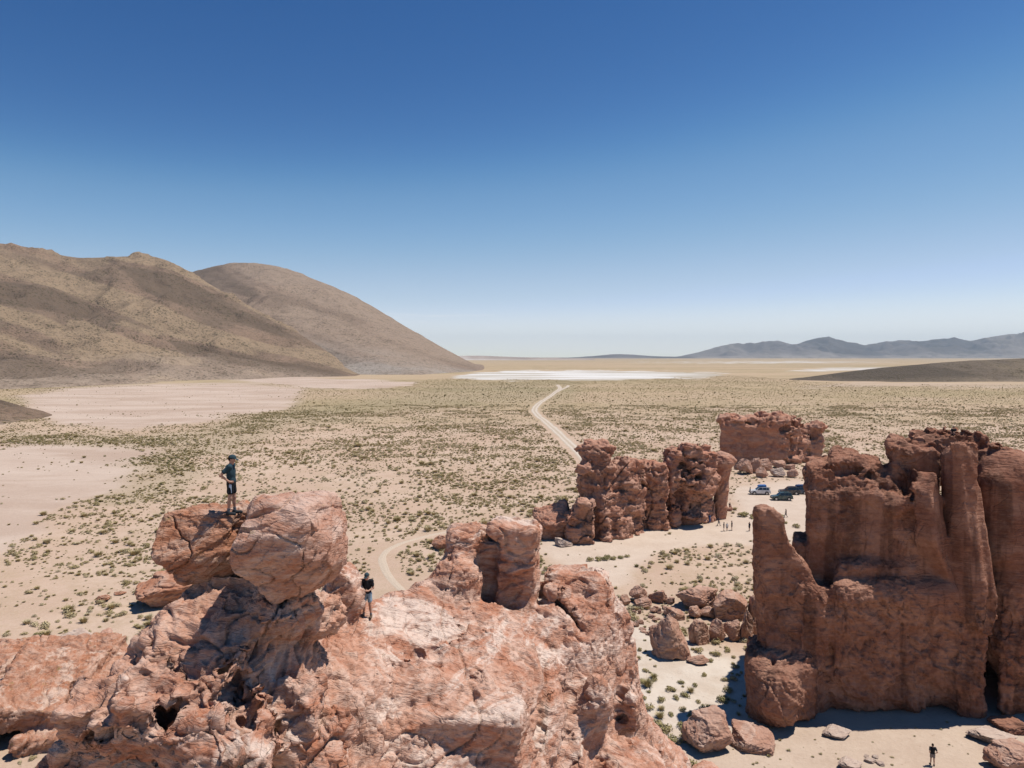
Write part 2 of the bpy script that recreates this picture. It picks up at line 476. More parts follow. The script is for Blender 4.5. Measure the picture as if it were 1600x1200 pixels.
Z_PANA = [(30, 618), (120, 606), (250, 601), (370, 598), (480, 606), (470, 622), (430, 640), (330, 657), (190, 668), (90, 662), (50, 645)]
Z_PANB = [(-700, 705), (0, 702), (60, 697), (170, 700), (255, 704), (240, 722), (190, 738), (160, 765), (110, 800), (60, 838), (0, 862), (-700, 880)]
Z_PANC = [(290, 572), (400, 585), (500, 590), (660, 597), (610, 608), (500, 607), (400, 598), (310, 588)]
Z_SALT = [(700, 591), (740, 583), (790, 579.5), (900, 578.5), (1010, 580), (1140, 583), (1100, 590.5), (960, 592.5), (800, 594)]
Z_SALT2 = [(1230, 580), (1300, 575), (1400, 574), (1395, 577), (1300, 580)]
Z_SALT3 = [(980, 566), (1250, 564.5), (1400, 566), (1200, 567.5)]
Z_CLEAR = [(838, 862), (930, 915), (985, 912), (1040, 868), (1110, 838), (1190, 838), (1255, 815), (1270, 742), (1210, 745), (1140, 755), (1120, 800), (1000, 815), (930, 850)]
Z_LOT = [(1135, 800), (1150, 760), (1290, 752), (1290, 806), (1200, 800)]
Z_GULLY = [(960, 955), (1030, 985), (1085, 1000), (1190, 1030), (1175, 1120), (1060, 1220), (930, 1240), (960, 1050)]
Z_FRONT = [(1010, 1230), (1160, 1105), (1320, 1090), (1700, 1090), (1800, 1260)]
Z_PINKW = [(1240, 606), (1340, 596), (1700, 600), (1700, 607), (1450, 605)]
Z_BELT = [(150, 800), (110, 730), (0, 690), (0, 672), (150, 680), (300, 668), (440, 640), (560, 625), (700, 600), (900, 597), (900, 622), (640, 640), (450, 662), (330, 720), (230, 800)]

def zones(x, y):
    px, py = PIX(np.asarray(x, np.float64), np.asarray(y, np.float64))
    inv = np.stack([x / 45, y / 45, np.zeros_like(x)], 1)
    w = fbm(inv, 4, 5)
    inv2 = np.stack([x / 9, y / 9, np.zeros_like(x)], 1)
    w2 = fbm(inv2, 3, 9)
    dist = np.maximum(y, 30)
    jy = (w * 14 + w2 * 2.5) * np.clip(100 / dist, 0.1, 1.6) * 1.2
    jx = jy * 2
    def z(poly, soft=3.0, sx=0.45):
        return sstep(-soft, soft, poly_sd(px + jx, py + jy, poly, sx, 1.0))
    r = {}
    r['pan'] = np.maximum(np.maximum(z(Z_PANA, 4.5), z(Z_PANB, 8)), np.maximum(z(Z_PANC, 1.8), 0.5 * z(Z_PINKW, 1.2)))
    r['salt'] = np.maximum(np.maximum(z(Z_SALT, 0.9, 0.15), 0.8 * z(Z_SALT2, 0.8, 0.15)), 0.8 * z(Z_SALT3, 0.6, 0.15))
    r['clear'] = np.maximum(z(Z_CLEAR, 5), z(Z_LOT, 3))
    r['lot'] = z(Z_LOT, 3)
    r['gully'] = z(Z_GULLY, 12)
    r['front'] = z(Z_FRONT, 8)
    r['belt'] = z(Z_BELT, 9)
    r['far'] = sstep(690, 606, py + w * 18) * (py > 557)
    r['w'] = w; r['w2'] = w2
    return px, py, r

def ground_h(x, y):
    x = np.asarray(x, np.float32); y = np.asarray(y, np.float32)
    p = np.stack([x / 60, y / 60, np.zeros_like(x)], 1)
    near = np.clip(1 - np.hypot(x, y) / 900, 0, 1)
    q = np.stack([x / 11, y / 11, np.zeros_like(x)], 1)
    return (fbm(p, 3, 3) * 0.55 + fbm(q, 3, 4) * 0.16) * near - 0.1

def gz(x, y): return float(ground_h(np.array([x]), np.array([y]))[0])

# ------------------------------------------------------------------ ground sheet
def build_ground():
    u = np.linspace(-6.9, 6.9, 520); xs = 60 * np.sinh(u) * 0.995
    v = np.linspace(-3.6, 7.04, 520); ys = 70 + 42 * np.sinh(v)
    X, Y = np.meshgrid(xs, ys, indexing='ij')
    x, y = X.ravel(), Y.ravel()
    z = ground_h(x, y)
    n, m = len(xs), len(ys)
    idx = np.arange(n * m).reshape(n, m)
    F = np.stack([idx[:-1, :-1], idx[1:, :-1], idx[1:, 1:], idx[:-1, 1:]], -1).reshape(-1, 4)
    px, py, r = zones(x, y)
    at = {k: r[k] for k in ('pan', 'salt', 'clear', 'gully', 'front', 'belt', 'far')}
    me = mesh_from('ground', np.stack([x, y, z], 1), F, True, at)
    m, nt, b = nmat('desert_ground'); k = NB(nt)
    pos = k.pos()
    n1 = k.noise(pos, 0.03, 5, 0.6); n2 = k.noise(pos, 0.25, 5, 0.65); n3 = k.noise(pos, 2.2, 4, 0.7)
    c = k.mix(k.ramp(n1, 0.35, 0.65), (0.465, 0.322, 0.232), (0.535, 0.395, 0.295))
    c = k.mix(k.ramp(n2, 0.4, 0.7), c, (0.44, 0.315, 0.215))
    # far cover too fine to pick apart: olive and straw mottling
    olive = k.mix(k.ramp(k.noise(k.mapv(pos, (1, 0.35, 1)), 0.02, 5, 0.65), 0.35, 0.65), (0.27, 0.215, 0.100), (0.37, 0.28, 0.150))
    olive = k.mix(k.ramp(k.noise(k.mapv(pos, (0.0012, 0.006, 1)), 1.0, 4, 0.6), 0.4, 0.62), olive, (0.42, 0.305, 0.185))
    c = k.mix(k.math('MULTIPLY', k.attr('far'), 0.78), c, olive)
    c = k.mix(k.math('MULTIPLY', k.attr('belt'), 0.35), c, (0.24, 0.215, 0.12))
    c = k.mix(k.math('MULTIPLY', k.attr('pan'), 0.95), c, k.mix(k.ramp(k.noise(k.mapv(pos, (0.012, 0.03, 1)), 1.0, 6, 0.65, 0.6), 0.35, 0.65), (0.42, 0.305, 0.235), (0.53, 0.415, 0.335)))
    c = k.mix(k.math('MULTIPLY', k.attr('clear'), 0.9), c, k.mix(k.ramp(n2, 0.3, 0.7), (0.52, 0.405, 0.315), (0.59, 0.475, 0.38)))
    c = k.mix(k.math('MULTIPLY', k.attr('gully'), 0.9), c, k.mix(k.ramp(n2, 0.35, 0.65), (0.53, 0.435, 0.345), (0.63, 0.55, 0.46)))
    c = k.mix(k.math('MULTIPLY', k.attr('front'), 0.9), c, k.mix(k.ramp(n2, 0.3, 0.7), (0.46, 0.345, 0.26), (0.53, 0.41, 0.315)))
    peb = k.ramp(k.voro(pos, 1.7), 0.06, 0.2, 1.0, 0.0)
    pm = k.math('MULTIPLY', peb, k.ramp(k.noise(pos, 0.35, 3), 0.42, 0.6))
    c = k.mix(k.math('MULTIPLY', pm, 0.55), c, (0.26, 0.17, 0.115))
    c = k.mix(k.ramp(n3, 0.35, 0.75, 0.0, 0.22), c, (0.64, 0.52, 0.41))
    salt = k.mix(k.ramp(k.noise(k.mapv(pos, (0.004, 0.012, 1)), 1.0, 4, 0.6), 0.36, 0.6), (0.42, 0.36, 0.28), (0.66, 0.63, 0.59))
    c = k.mix(k.attr('salt'), c, salt)
    k.l(c, b.inputs['Base Color'])
    k.l(k.bump(k.math('ADD', k.math('MULTIPLY', n3, 0.5), n2), 0.45, 0.35), b.inputs['Normal'])
    b.inputs['Roughness'].default_value = 0.95; b.inputs['Specular IOR Level'].default_value = 0.05
    link('ground', me, m, kind='structure')
build_ground()

# ------------------------------------------------------------------ dirt tracks
def spline(pts, n):
    p = np.array(pts, np.float64); p = np.vstack([2 * p[0] - p[1], p, 2 * p[-1] - p[-2]])
    out = []
    for i in range(1, len(p) - 2):
        for t in np.linspace(0, 1, n, endpoint=False):
            a, b, c, d = p[i - 1:i + 3]
            out.append(0.5 * (2 * b + (c - a) * t + (2 * a - 5 * b + 4 * c - d) * t * t + (3 * b - a - 3 * c + d) * t ** 3))
    out.append(p[-2]); return np.array(out)

def track(pix, width, mat, lift=0.05, n=14):
    c = spline([G(a, b)[:2] for a, b in pix], n)
    t = np.gradient(c, axis=0); t /= np.linalg.norm(t, axis=1, keepdims=True)
    nrm = np.stack([-t[:, 1], t[:, 0]], 1)
    us = np.linspace(-1, 1, 9)
    wob = 1 + 0.12 * fbm(np.stack([c[:, 0] / 9, c[:, 1] / 9, c[:, 0] * 0], 1), 2, 40)
    pts = c[:, None] + nrm[:, None] * (us[None, :, None] * (width / 2 * wob)[:, None, None])
    x, y = pts[..., 0].ravel(), pts[..., 1].ravel()
    prof = np.tile(np.where(np.abs(np.abs(us) - 0.5) < 0.2, -0.035, 0.0), len(c))
    z = ground_h(x, y) + lift + prof - 0.06 * np.tile(np.abs(us) ** 6, len(c)) + 0.02 * np.clip(np.hypot(x, y) / 400, 0, 3)
    idx = np.arange(len(x)).reshape(len(c), 9)
    F = np.stack([idx[:-1, :-1], idx[1:, :-1], idx[1:, 1:], idx[:-1, 1:]], -1).reshape(-1, 4)[:, ::-1]
    me = mesh_from('dirt_track', np.stack([x, y, z], 1), F, True, {'rut': np.tile(np.exp(-((np.abs(us) - 0.5) / 0.25) ** 2), len(c))})
    link('dirt_track', me, mat, kind='structure')
    return c
m_trk, nt, b = nmat('track_dust'); k = NB(nt)
c = k.mix(k.attr('rut'), (0.44, 0.345, 0.25), (0.61, 0.53, 0.44))
c = k.mix(k.ramp(k.noise(k.pos(), 0.4, 4), 0.4, 0.7, 0, 0.4), c, (0.48, 0.39, 0.30))
k.l(c, b.inputs['Base Color']); b.inputs['Roughness'].default_value = 0.95
m_trk2 = flat('faint_track_dust', (0.52, 0.415, 0.315), 0.95, 0.05)
TRACKS = [
    (track([(960, 770), (925, 728), (905, 706), (880, 683), (858, 664), (841, 649), (835, 640), (843, 630), (858, 620), (870, 611), (875, 606), (871, 601)], 4.2, m_trk), 3.0),
    (track([(870, 612.5), (878, 608), (886, 604.5), (888, 602)], 3.2, m_trk, 0.075), 2.4),
    (track([(690, 985), (640, 935), (612, 908), (600, 888), (598, 872), (612, 858), (645, 845), (700, 832), (760, 826), (820, 812)], 1.2, m_trk2), 1.2),
]

# ------------------------------------------------------------------ hills and mountains
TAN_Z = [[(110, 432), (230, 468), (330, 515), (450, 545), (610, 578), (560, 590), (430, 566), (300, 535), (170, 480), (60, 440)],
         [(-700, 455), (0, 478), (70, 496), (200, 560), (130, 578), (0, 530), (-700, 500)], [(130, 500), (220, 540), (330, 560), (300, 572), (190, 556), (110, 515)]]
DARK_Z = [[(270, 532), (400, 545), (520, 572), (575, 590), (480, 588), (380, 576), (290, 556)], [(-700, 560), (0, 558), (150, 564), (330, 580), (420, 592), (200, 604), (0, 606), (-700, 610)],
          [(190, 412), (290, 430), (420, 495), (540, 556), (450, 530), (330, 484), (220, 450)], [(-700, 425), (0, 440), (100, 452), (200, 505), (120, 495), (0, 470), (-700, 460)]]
def slope_mesh(name, pxs, sky_, Ds, feet, nt_, mat, power=1.4, rough=0.12, seed=1, wave=260, back=0.5, props=None, step=3.0, crag=0.0, zoned=False, blur=24):
    pa = np.arange(pxs[0], pxs[1] + 0.1, step)
    ip = lambda tab: np.interp(pa, [q[0] for q in tab], [q[1] for q in tab])
    D, foot = ip(Ds), ip(feet)
    skp = ip(sky_)
    ks = max(3, int(blur / step)) | 1
    ker = np.hanning(ks + 2)[1:-1]; ker /= ker.sum()
    skp = np.convolve(np.pad(skp, ks // 2, mode='edge'), ker, 'valid')
    H = np.maximum(CAMZ + (557 - skp) / FPX * D, 0.0)
    t = np.concatenate([np.linspace(0, 1, nt_), 1 + np.linspace(0, 1, nt_ // 3 + 1)[1:]])
    T, A = np.meshgrid(t, pa)
    Hh = H[:, None]; d = np.where(T <= 1, foot[:, None] + (D - foot)[:, None] * T, D[:, None] * (1 + back * (T - 1)))
    x = (A - 800) / FPX * d; y = d
    prof = np.where(T <= 1, np.clip(T, 0, 1) ** power * (1 - 0.06 * T ** 6) / 0.94, 1 - 0.9 * (T - 1))
    p = np.stack([x.ravel() / wave, y.ravel() / wave, np.zeros(x.size)], 1)
    nse = (ridged(p, 4, seed) * 0.6 + fbm(p * 3.1, 4, seed + 5) * 0.35).reshape(x.shape)
    amp = np.where(T <= 1, np.sin(np.clip(T, 0, 1) * math.pi) ** 0.8 + 0.10 * T, 0.2)
    z = Hh * prof + Hh * rough * nse * amp
    if crag:
        cr = np.maximum(fbm(p * 7, 4, seed + 50), 0.15).reshape(x.shape) - 0.15
        z = z + crag * cr * sstep(0.55, 0.95, T) * np.clip(Hh / 150, 0, 1)
    z = z - np.minimum(1.2, 0.2 + 0.02 * d / 10) - 2.0 * (T < 0.001)
    n, m = x.shape
    idx = np.arange(n * m).reshape(n, m)
    F = np.stack([idx[:-1, :-1], idx[:-1, 1:], idx[1:, 1:], idx[1:, :-1]], -1).reshape(-1, 4)[:, ::-1]
    px, py = PIX(x.ravel(), y.ravel(), z.ravel())
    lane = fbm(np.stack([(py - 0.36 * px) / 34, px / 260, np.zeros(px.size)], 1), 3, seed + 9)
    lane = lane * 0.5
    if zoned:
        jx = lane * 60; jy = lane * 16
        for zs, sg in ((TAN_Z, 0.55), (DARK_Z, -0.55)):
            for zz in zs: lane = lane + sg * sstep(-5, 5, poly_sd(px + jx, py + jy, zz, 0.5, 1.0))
    me = mesh_from(name, np.stack([x, y, z], -1).reshape(-1, 3), F, True, {'lane': lane, 'rise': T.ravel(), 'gul': nse.ravel()})
    return link(name, me, mat, **(props or {'kind': 'structure'}))

def hill_mat(name, base, darkc, tan, pale, speck=0.28, speck_amt=0.7):
    m, nt, b = nmat(name); k = NB(nt)
    pos = k.pos()
    n1 = k.noise(pos, 0.006, 5, 0.6, 0.5); n2 = k.noise(pos, 0.04, 5, 0.65)
    c = k.mix(k.ramp(n1, 0.35, 0.65), base, darkc)
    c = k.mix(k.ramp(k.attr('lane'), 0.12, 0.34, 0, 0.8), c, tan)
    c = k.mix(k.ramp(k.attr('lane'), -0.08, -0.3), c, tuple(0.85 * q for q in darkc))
    low = k.ramp(k.attr('rise'), 0.0, 0.35, 1.0, 0.0)
    c = k.mix(k.math('MULTIPLY', low, k.ramp(n1, 0.35, 0.62, 0.25, 0.85)), c, pale)
    c = k.mix(k.ramp(n2, 0.45, 0.75, 0, 0.5), c, tuple(0.6 * q for q in base))
    sp = k.ramp(k.voro(pos, speck), 0.15, 0.42, 1.0, 0.0)
    sp2 = k.ramp(k.voro(pos, speck * 0.45), 0.12, 0.36, 0.9, 0.0)
    sp = k.math('MULTIPLY', k.math('MAXIMUM', sp, sp2), k.ramp(k.noise(pos, 0.02, 3), 0.3, 0.6, 0.35, 1.0))
    c = k.mix(k.math('MULTIPLY', sp, speck_amt), c, (0.075, 0.065, 0.035))
    k.l(c, b.inputs['Base Color'])
    k.l(k.bump(k.math('ADD', k.noise(pos, 0.12, 6, 0.7), k.math('MULTIPLY', sp, 0.25)), 0.9, 5.0), b.inputs['Normal'])
    b.inputs['Roughness'].default_value = 0.95; b.inputs['Specular IOR Level'].default_value = 0.05
    return m
M_h1 = hill_mat('brown_slope', (0.275, 0.187, 0.13), (0.185, 0.132, 0.093), (0.335, 0.242, 0.155), (0.42, 0.32, 0.24), 0.22, 0.8)
M_h2 = hill_mat('grey_slope', (0.285, 0.205, 0.15), (0.22, 0.16, 0.118), (0.33, 0.245, 0.18), (0.38, 0.33, 0.28), 0.16, 0.6)
M_dark = hill_mat('dark_slope', (0.18, 0.138, 0.10), (0.135, 0.105, 0.078), (0.22, 0.17, 0.115), (0.3, 0.23, 0.16), 0.25, 0.8)
M_far = hill_mat('far_slope', (0.19, 0.16, 0.14), (0.14, 0.12, 0.108), (0.24, 0.205, 0.175), (0.34, 0.295, 0.25), 0.004, 0.2)
M_farp = hill_mat('far_pale_slope', (0.45, 0.36, 0.30), (0.36, 0.28, 0.23), (0.52, 0.44, 0.38), (0.6, 0.55, 0.5), 0.004, 0.2)

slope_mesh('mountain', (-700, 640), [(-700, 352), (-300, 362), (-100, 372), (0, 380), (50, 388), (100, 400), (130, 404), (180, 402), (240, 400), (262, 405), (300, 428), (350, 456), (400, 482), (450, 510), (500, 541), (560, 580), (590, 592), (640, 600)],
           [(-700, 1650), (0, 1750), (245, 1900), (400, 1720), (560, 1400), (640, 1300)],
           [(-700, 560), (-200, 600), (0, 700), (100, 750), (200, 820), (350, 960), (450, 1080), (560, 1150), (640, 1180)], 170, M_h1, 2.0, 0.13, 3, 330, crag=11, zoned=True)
slope_mesh('mountain', (120, 790), [(120, 500), (250, 446), (310, 425), (345, 415), (400, 412), (430, 416), (460, 425), (520, 447), (580, 477), (640, 513), (690, 542), (730, 563), (760, 576), (790, 579)],
           [(120, 2900), (400, 2800), (600, 2500), (765, 2000), (790, 1960)],
           [(120, 1500), (500, 1300), (600, 1270), (660, 1270), (740, 1520), (790, 1780)], 130, M_h2, 1.15, 0.07, 8, 420, crag=5)
slope_mesh('hill', (1215, 1900), [(1215, 594), (1260, 588), (1320, 580), (1380, 573), (1450, 567), (1520, 562), (1600, 559), (1700, 557), (1900, 560)],
           [(1215, 1000), (1600, 1250), (1900, 1300)], [(1215, 985), (1300, 930), (1400, 900), (1600, 905), (1900, 930)], 60, M_dark, 1.25, 0.16, 12, 120, back=0.1)
slope_mesh('hillock', (-160, 150), [(-160, 606), (-40, 617), (0, 622), (30, 631), (60, 641), (90, 648), (120, 652), (150, 655)],
           [(-160, 480), (0, 430), (75, 400), (150, 370)], [(-160, 330), (0, 335), (75, 350), (150, 360)], 40, M_h1, 1.3, 0.2, 15, 30, step=2, back=0.12)
slope_mesh('far_mountain', (1030, 2300), [(1030, 560), (1060, 557), (1090, 551), (1120, 543), (1140, 539), (1165, 538.5), (1190, 535), (1216, 533.5), (1238, 540), (1262, 534), (1292, 527.5), (1316, 534), (1348, 541), (1385, 537), (1412, 536), (1440, 534), (1462, 531), (1490, 528), (1515, 533), (1545, 527), (1580, 521.5), (1600, 522), (1660, 519), (1750, 527), (1900, 521), (2100, 533), (2300, 545)],
           [(1030, 17000), (2300, 17500)], [(1030, 13500), (2300, 13500)], 50, M_far, 1.1, 0.34, 21, 1100, back=0.25, blur=9, step=2.0, crag=0)
slope_mesh('far_mountain', (860, 1110), [(860, 560), (900, 558), (930, 556), (960, 553), (990, 554), (1020, 556.5), (1070, 557.5), (1110, 560)],
           [(860, 14500), (1110, 14500)], [(860, 12500), (1110, 12500)], 30, M_far, 1.1, 0.1, 24, 900, back=0.25)
slope_mesh('far_hill', (560, 930), [(560, 553), (700, 556), (750, 555.5), (800, 557.5), (850, 559), (930, 561)],
           [(560, 8500), (930, 8500)], [(560, 6500), (930, 6500)], 30, M_farp, 1.0, 0.15, 27, 500, back=0.25)

# the air: one box of even, pale haze round everything
hz_lo, hz_hi = np.array((-31000., -1500., -4.)), np.array((31000., 25500., 760.))
c8 = np.array([[(hz_lo, hz_hi)[a][0], (hz_lo, hz_hi)[b_][1], (hz_lo, hz_hi)[d][2]] for a in (0, 1) for b_ in (0, 1) for d in (0, 1)])
me = mesh_from('haze', c8, np.array([[0, 1, 3, 2], [4, 6, 7, 5], [0, 4, 5, 1], [2, 3, 7, 6], [0, 2, 6, 4], [1, 5, 7, 3]]), False)
m_hz = bpy.data.materials.new('haze_air'); m_hz.use_nodes = True
nt = m_hz.node_tree; nt.nodes.clear()
o_ = nt.nodes.new('ShaderNodeOutputMaterial'); pv = nt.nodes.new('ShaderNodeVolumePrincipled')
pv.inputs['Color'].default_value = (0.68, 0.86, 1.0, 1); pv.inputs['Density'].default_value = 2.9e-5
pv.inputs['Anisotropy'].default_value = 0.0
nt.links.new(pv.outputs[0], o_.inputs['Volume'])
HAZE = link('haze', me, m_hz, kind='stuff')
# ------------------------------------------------------------------ rock formations
def terrace(n, k, w=0.35):
    q = n * k; f = np.floor(q)
    return (f + sstep(1 - w, 1.0, q - f)) / k

def rock_detail(V, Q, scale, amp, seed, crack=0.5, fine=0.3, strata=0.0, mask=None, dip=(0.5, -0.6), pits=0.35, plan=1.0):
    """chip the surface: stepped flakes along tilted bedding, fracture planes, long joints, grain"""
    N = normals(V, Q)
    R = rotm(0.4, dip[0], dip[1])
    W = V @ R * np.array((0.75, 0.75, 1.7), np.float32)
    wv = np.stack([fbm(V / (scale * 2.2), 2, seed + 70 + q) for q in range(3)], 1) * scale * 0.35
    W = W + wv
    f1, e1, r1 = facet(W / (scale * 1.5), seed + 10)
    d = amp * (1.0 * terrace(fbm(W / (scale * 2.0), 4, seed, 0.45), 3.0) + plan * (0.9 * f1 + 0.3 * (r1 - 0.5)))
    d = d + amp * 0.50 * terrace(fbm(W / (scale * 0.55), 3, seed + 6, 0.5), 3.0)
    f2, e2, r2 = facet(W / (scale * 0.5), seed + 20)
    d = d + amp * 0.6 * (f2 + 0.35 * (r2 - 0.5))
    f3, e3, r3 = facet(W / (scale * 0.19), seed + 40)
    d = d + amp * 0.26 * (f3 + 0.5 * (r3 - 0.5))
    d = d - pits * amp * 1.5 * sstep(0.42, 0.75, fbm(W / (scale * 0.42), 3, seed + 97, 0.6))
    for i, s_ in enumerate((2.6, 1.3)):
        j = fbm(V @ rotm(1.1 * i, 0.3, 0.5) * np.array((1, 0.5, 0.7), np.float32) / (scale * s_), 2, seed + 80 + i)
        d = d - crack * amp * (1.3 - 0.4 * i) * np.exp(-(j / 0.02) ** 2)
    d = d + fine * amp * 0.45 * fbm(V / (scale * 0.16), 3, seed + 60, 0.6)
    if strata:
        lay = vnoise(np.stack([V[:, 0] / (scale * 6), V[:, 1] / (scale * 6), V[:, 2] / (scale * 0.22) + 0.25 * wv[:, 2]], 1), seed + 90)
        d = d + strata * amp * lay
    if mask is not None: d = d * mask(V)
    return V + N * d[:, None]

def finish(name, vol, mat, scale, amp, seed, sub=1, parent=None, strata=0.0, crack=0.5, fine=0.3, mask=None, sm=0, loc=None, dip=(0.5, -0.6), **props):
    V, Q = vol.mesh()
    if sm: V = smooth(V, Q, sm)
    for _ in range(sub): V, Q = subdivide(V, Q)
    V = rock_detail(V, Q, scale, amp, seed, crack, fine, strata, mask, dip)
    if loc is not None: V = V - np.array(loc, np.float32)
    me = mesh_from(name, V, Q, True)
    o = link(name, me, mat, parent, **props)
    if loc is not None and parent is None: o.location = loc
    return o, V, Q

def caves(p, wave, seed, thr, depth):
    """hollows eaten into the stone"""
    n = fbm(p / wave, 3, seed)
    return depth * sstep(thr, thr + 0.35, n)

# ---- 1. the outcrop in the foreground
ctrl = [  # photo x, photo y, distance
    (574, 966, 27), (640, 942, 28.4), (600, 935, 28.6), (560, 938, 27.6), (520, 960, 25.5), (690, 925, 29.6), (650, 918, 30.2),
    (720, 945, 29.2), (760, 975, 28.4), (820, 960, 30), (860, 960, 30.6), (900, 915, 32.6), (940, 912, 33.4), (965, 938, 33), (985, 970, 32.2),
    (700, 990, 27), (640, 1000, 26), (580, 1010, 25), (520, 1010, 23.6), (800, 1010, 27.6), (860, 1010, 28.8), (920, 1000, 30.2), (965, 1005, 31),
    (480, 962, 20.8), (430, 945, 20.2), (390, 935, 20.6), (470, 1005, 20.6), (505, 1050, 21), (560, 1060, 22.4), (620, 1060, 23.6),
    (690, 1045, 24.4), (760, 1040, 24.8), (815, 1050, 25), (720, 1100, 22.8), (650, 1120, 22.2), (800, 1105, 23.2),
    (600, 1130, 21.6), (560, 1120, 21.0), (520, 1130, 20.4), (560, 1200, 20.8), (630, 1200, 21.3),
    (840, 1080, 25.4), (870, 1100, 26), (850, 1200, 24), (900, 1080, 27.6), (930, 1100, 28.4), (960, 1080, 29.8), (900, 1200, 25.4), (935, 1200, 27), (980, 1130, 30.3), (985, 1180, 30.2),
    (320, 915, 20.8), (290, 935, 20.2), (245, 975, 19.6), (200, 1020, 19.1), (165, 1065, 18.5), (120, 1110, 18.0), (85, 1155, 17.6), (70, 1200, 17.2),
    (330, 960, 19.6), (400, 975, 19.4), (350, 1010, 18.6), (280, 1030, 18.5), (230, 1070, 18), (420, 1040, 18.8), (470, 1080, 19.2),
    (330, 1075, 17.9), (400, 1100, 18.3), (260, 1120, 17.7), (180, 1150, 17.6), (330, 1150, 17.75), (450, 1150, 18.95), (200, 1200, 17.6), (330, 1200, 17.75), (430, 1200, 18.6)]
cw = [tuple(P(*q)) for q in ctrl]
cw += [  # sides and back that fall away (world x, y, z)
    (-9.5, 24.5, 20), (-11.5, 22, 18.5), (-13, 19.5, 18), (-7.5, 29, 19), (-5.5, 31.5, 18.8), (-3, 33.5, 18.5), (0, 36.5, 17), (3, 37, 17), (6, 36, 16), (7.0, 33.3, 12), (6.5, 30, 11.5), (6.0, 28, 11.5),
    (5.0, 25, 12), (3.6, 21, 13), (2, 17.5, 16), (-1, 15.2, 17.5), (-4, 15, 14.5), (-7, 14.8, 14), (-10, 15, 14), (-13, 13, 18), (-14, 16, 17.5), (-7, 26.5, 22.6)]
cw = np.array(cw, np.float64)

def rbf_fit(P3):
    xy, z = P3[:, :2], P3[:, 2]
    r = np.linalg.norm(xy[:, None] - xy[None], axis=2)
    n = len(xy)
    A = np.zeros((n + 3, n + 3)); A[:n, :n] = r - 0.04 * np.eye(n)
    A[:n, n:] = np.c_[np.ones(n), xy]; A[n:, :n] = A[:n, n:].T
    w = np.linalg.solve(A, np.r_[z, 0, 0, 0])
    def ev(x, y):
        s = x.shape; q = np.stack([x.ravel(), y.ravel()], 1)
        out = np.c_[np.ones(len(q)), q] @ w[n:]
        for i in range(n): out += w[i] * np.hypot(q[:, 0] - xy[i, 0], q[:, 1] - xy[i, 1])
        return out.reshape(s)
    return ev

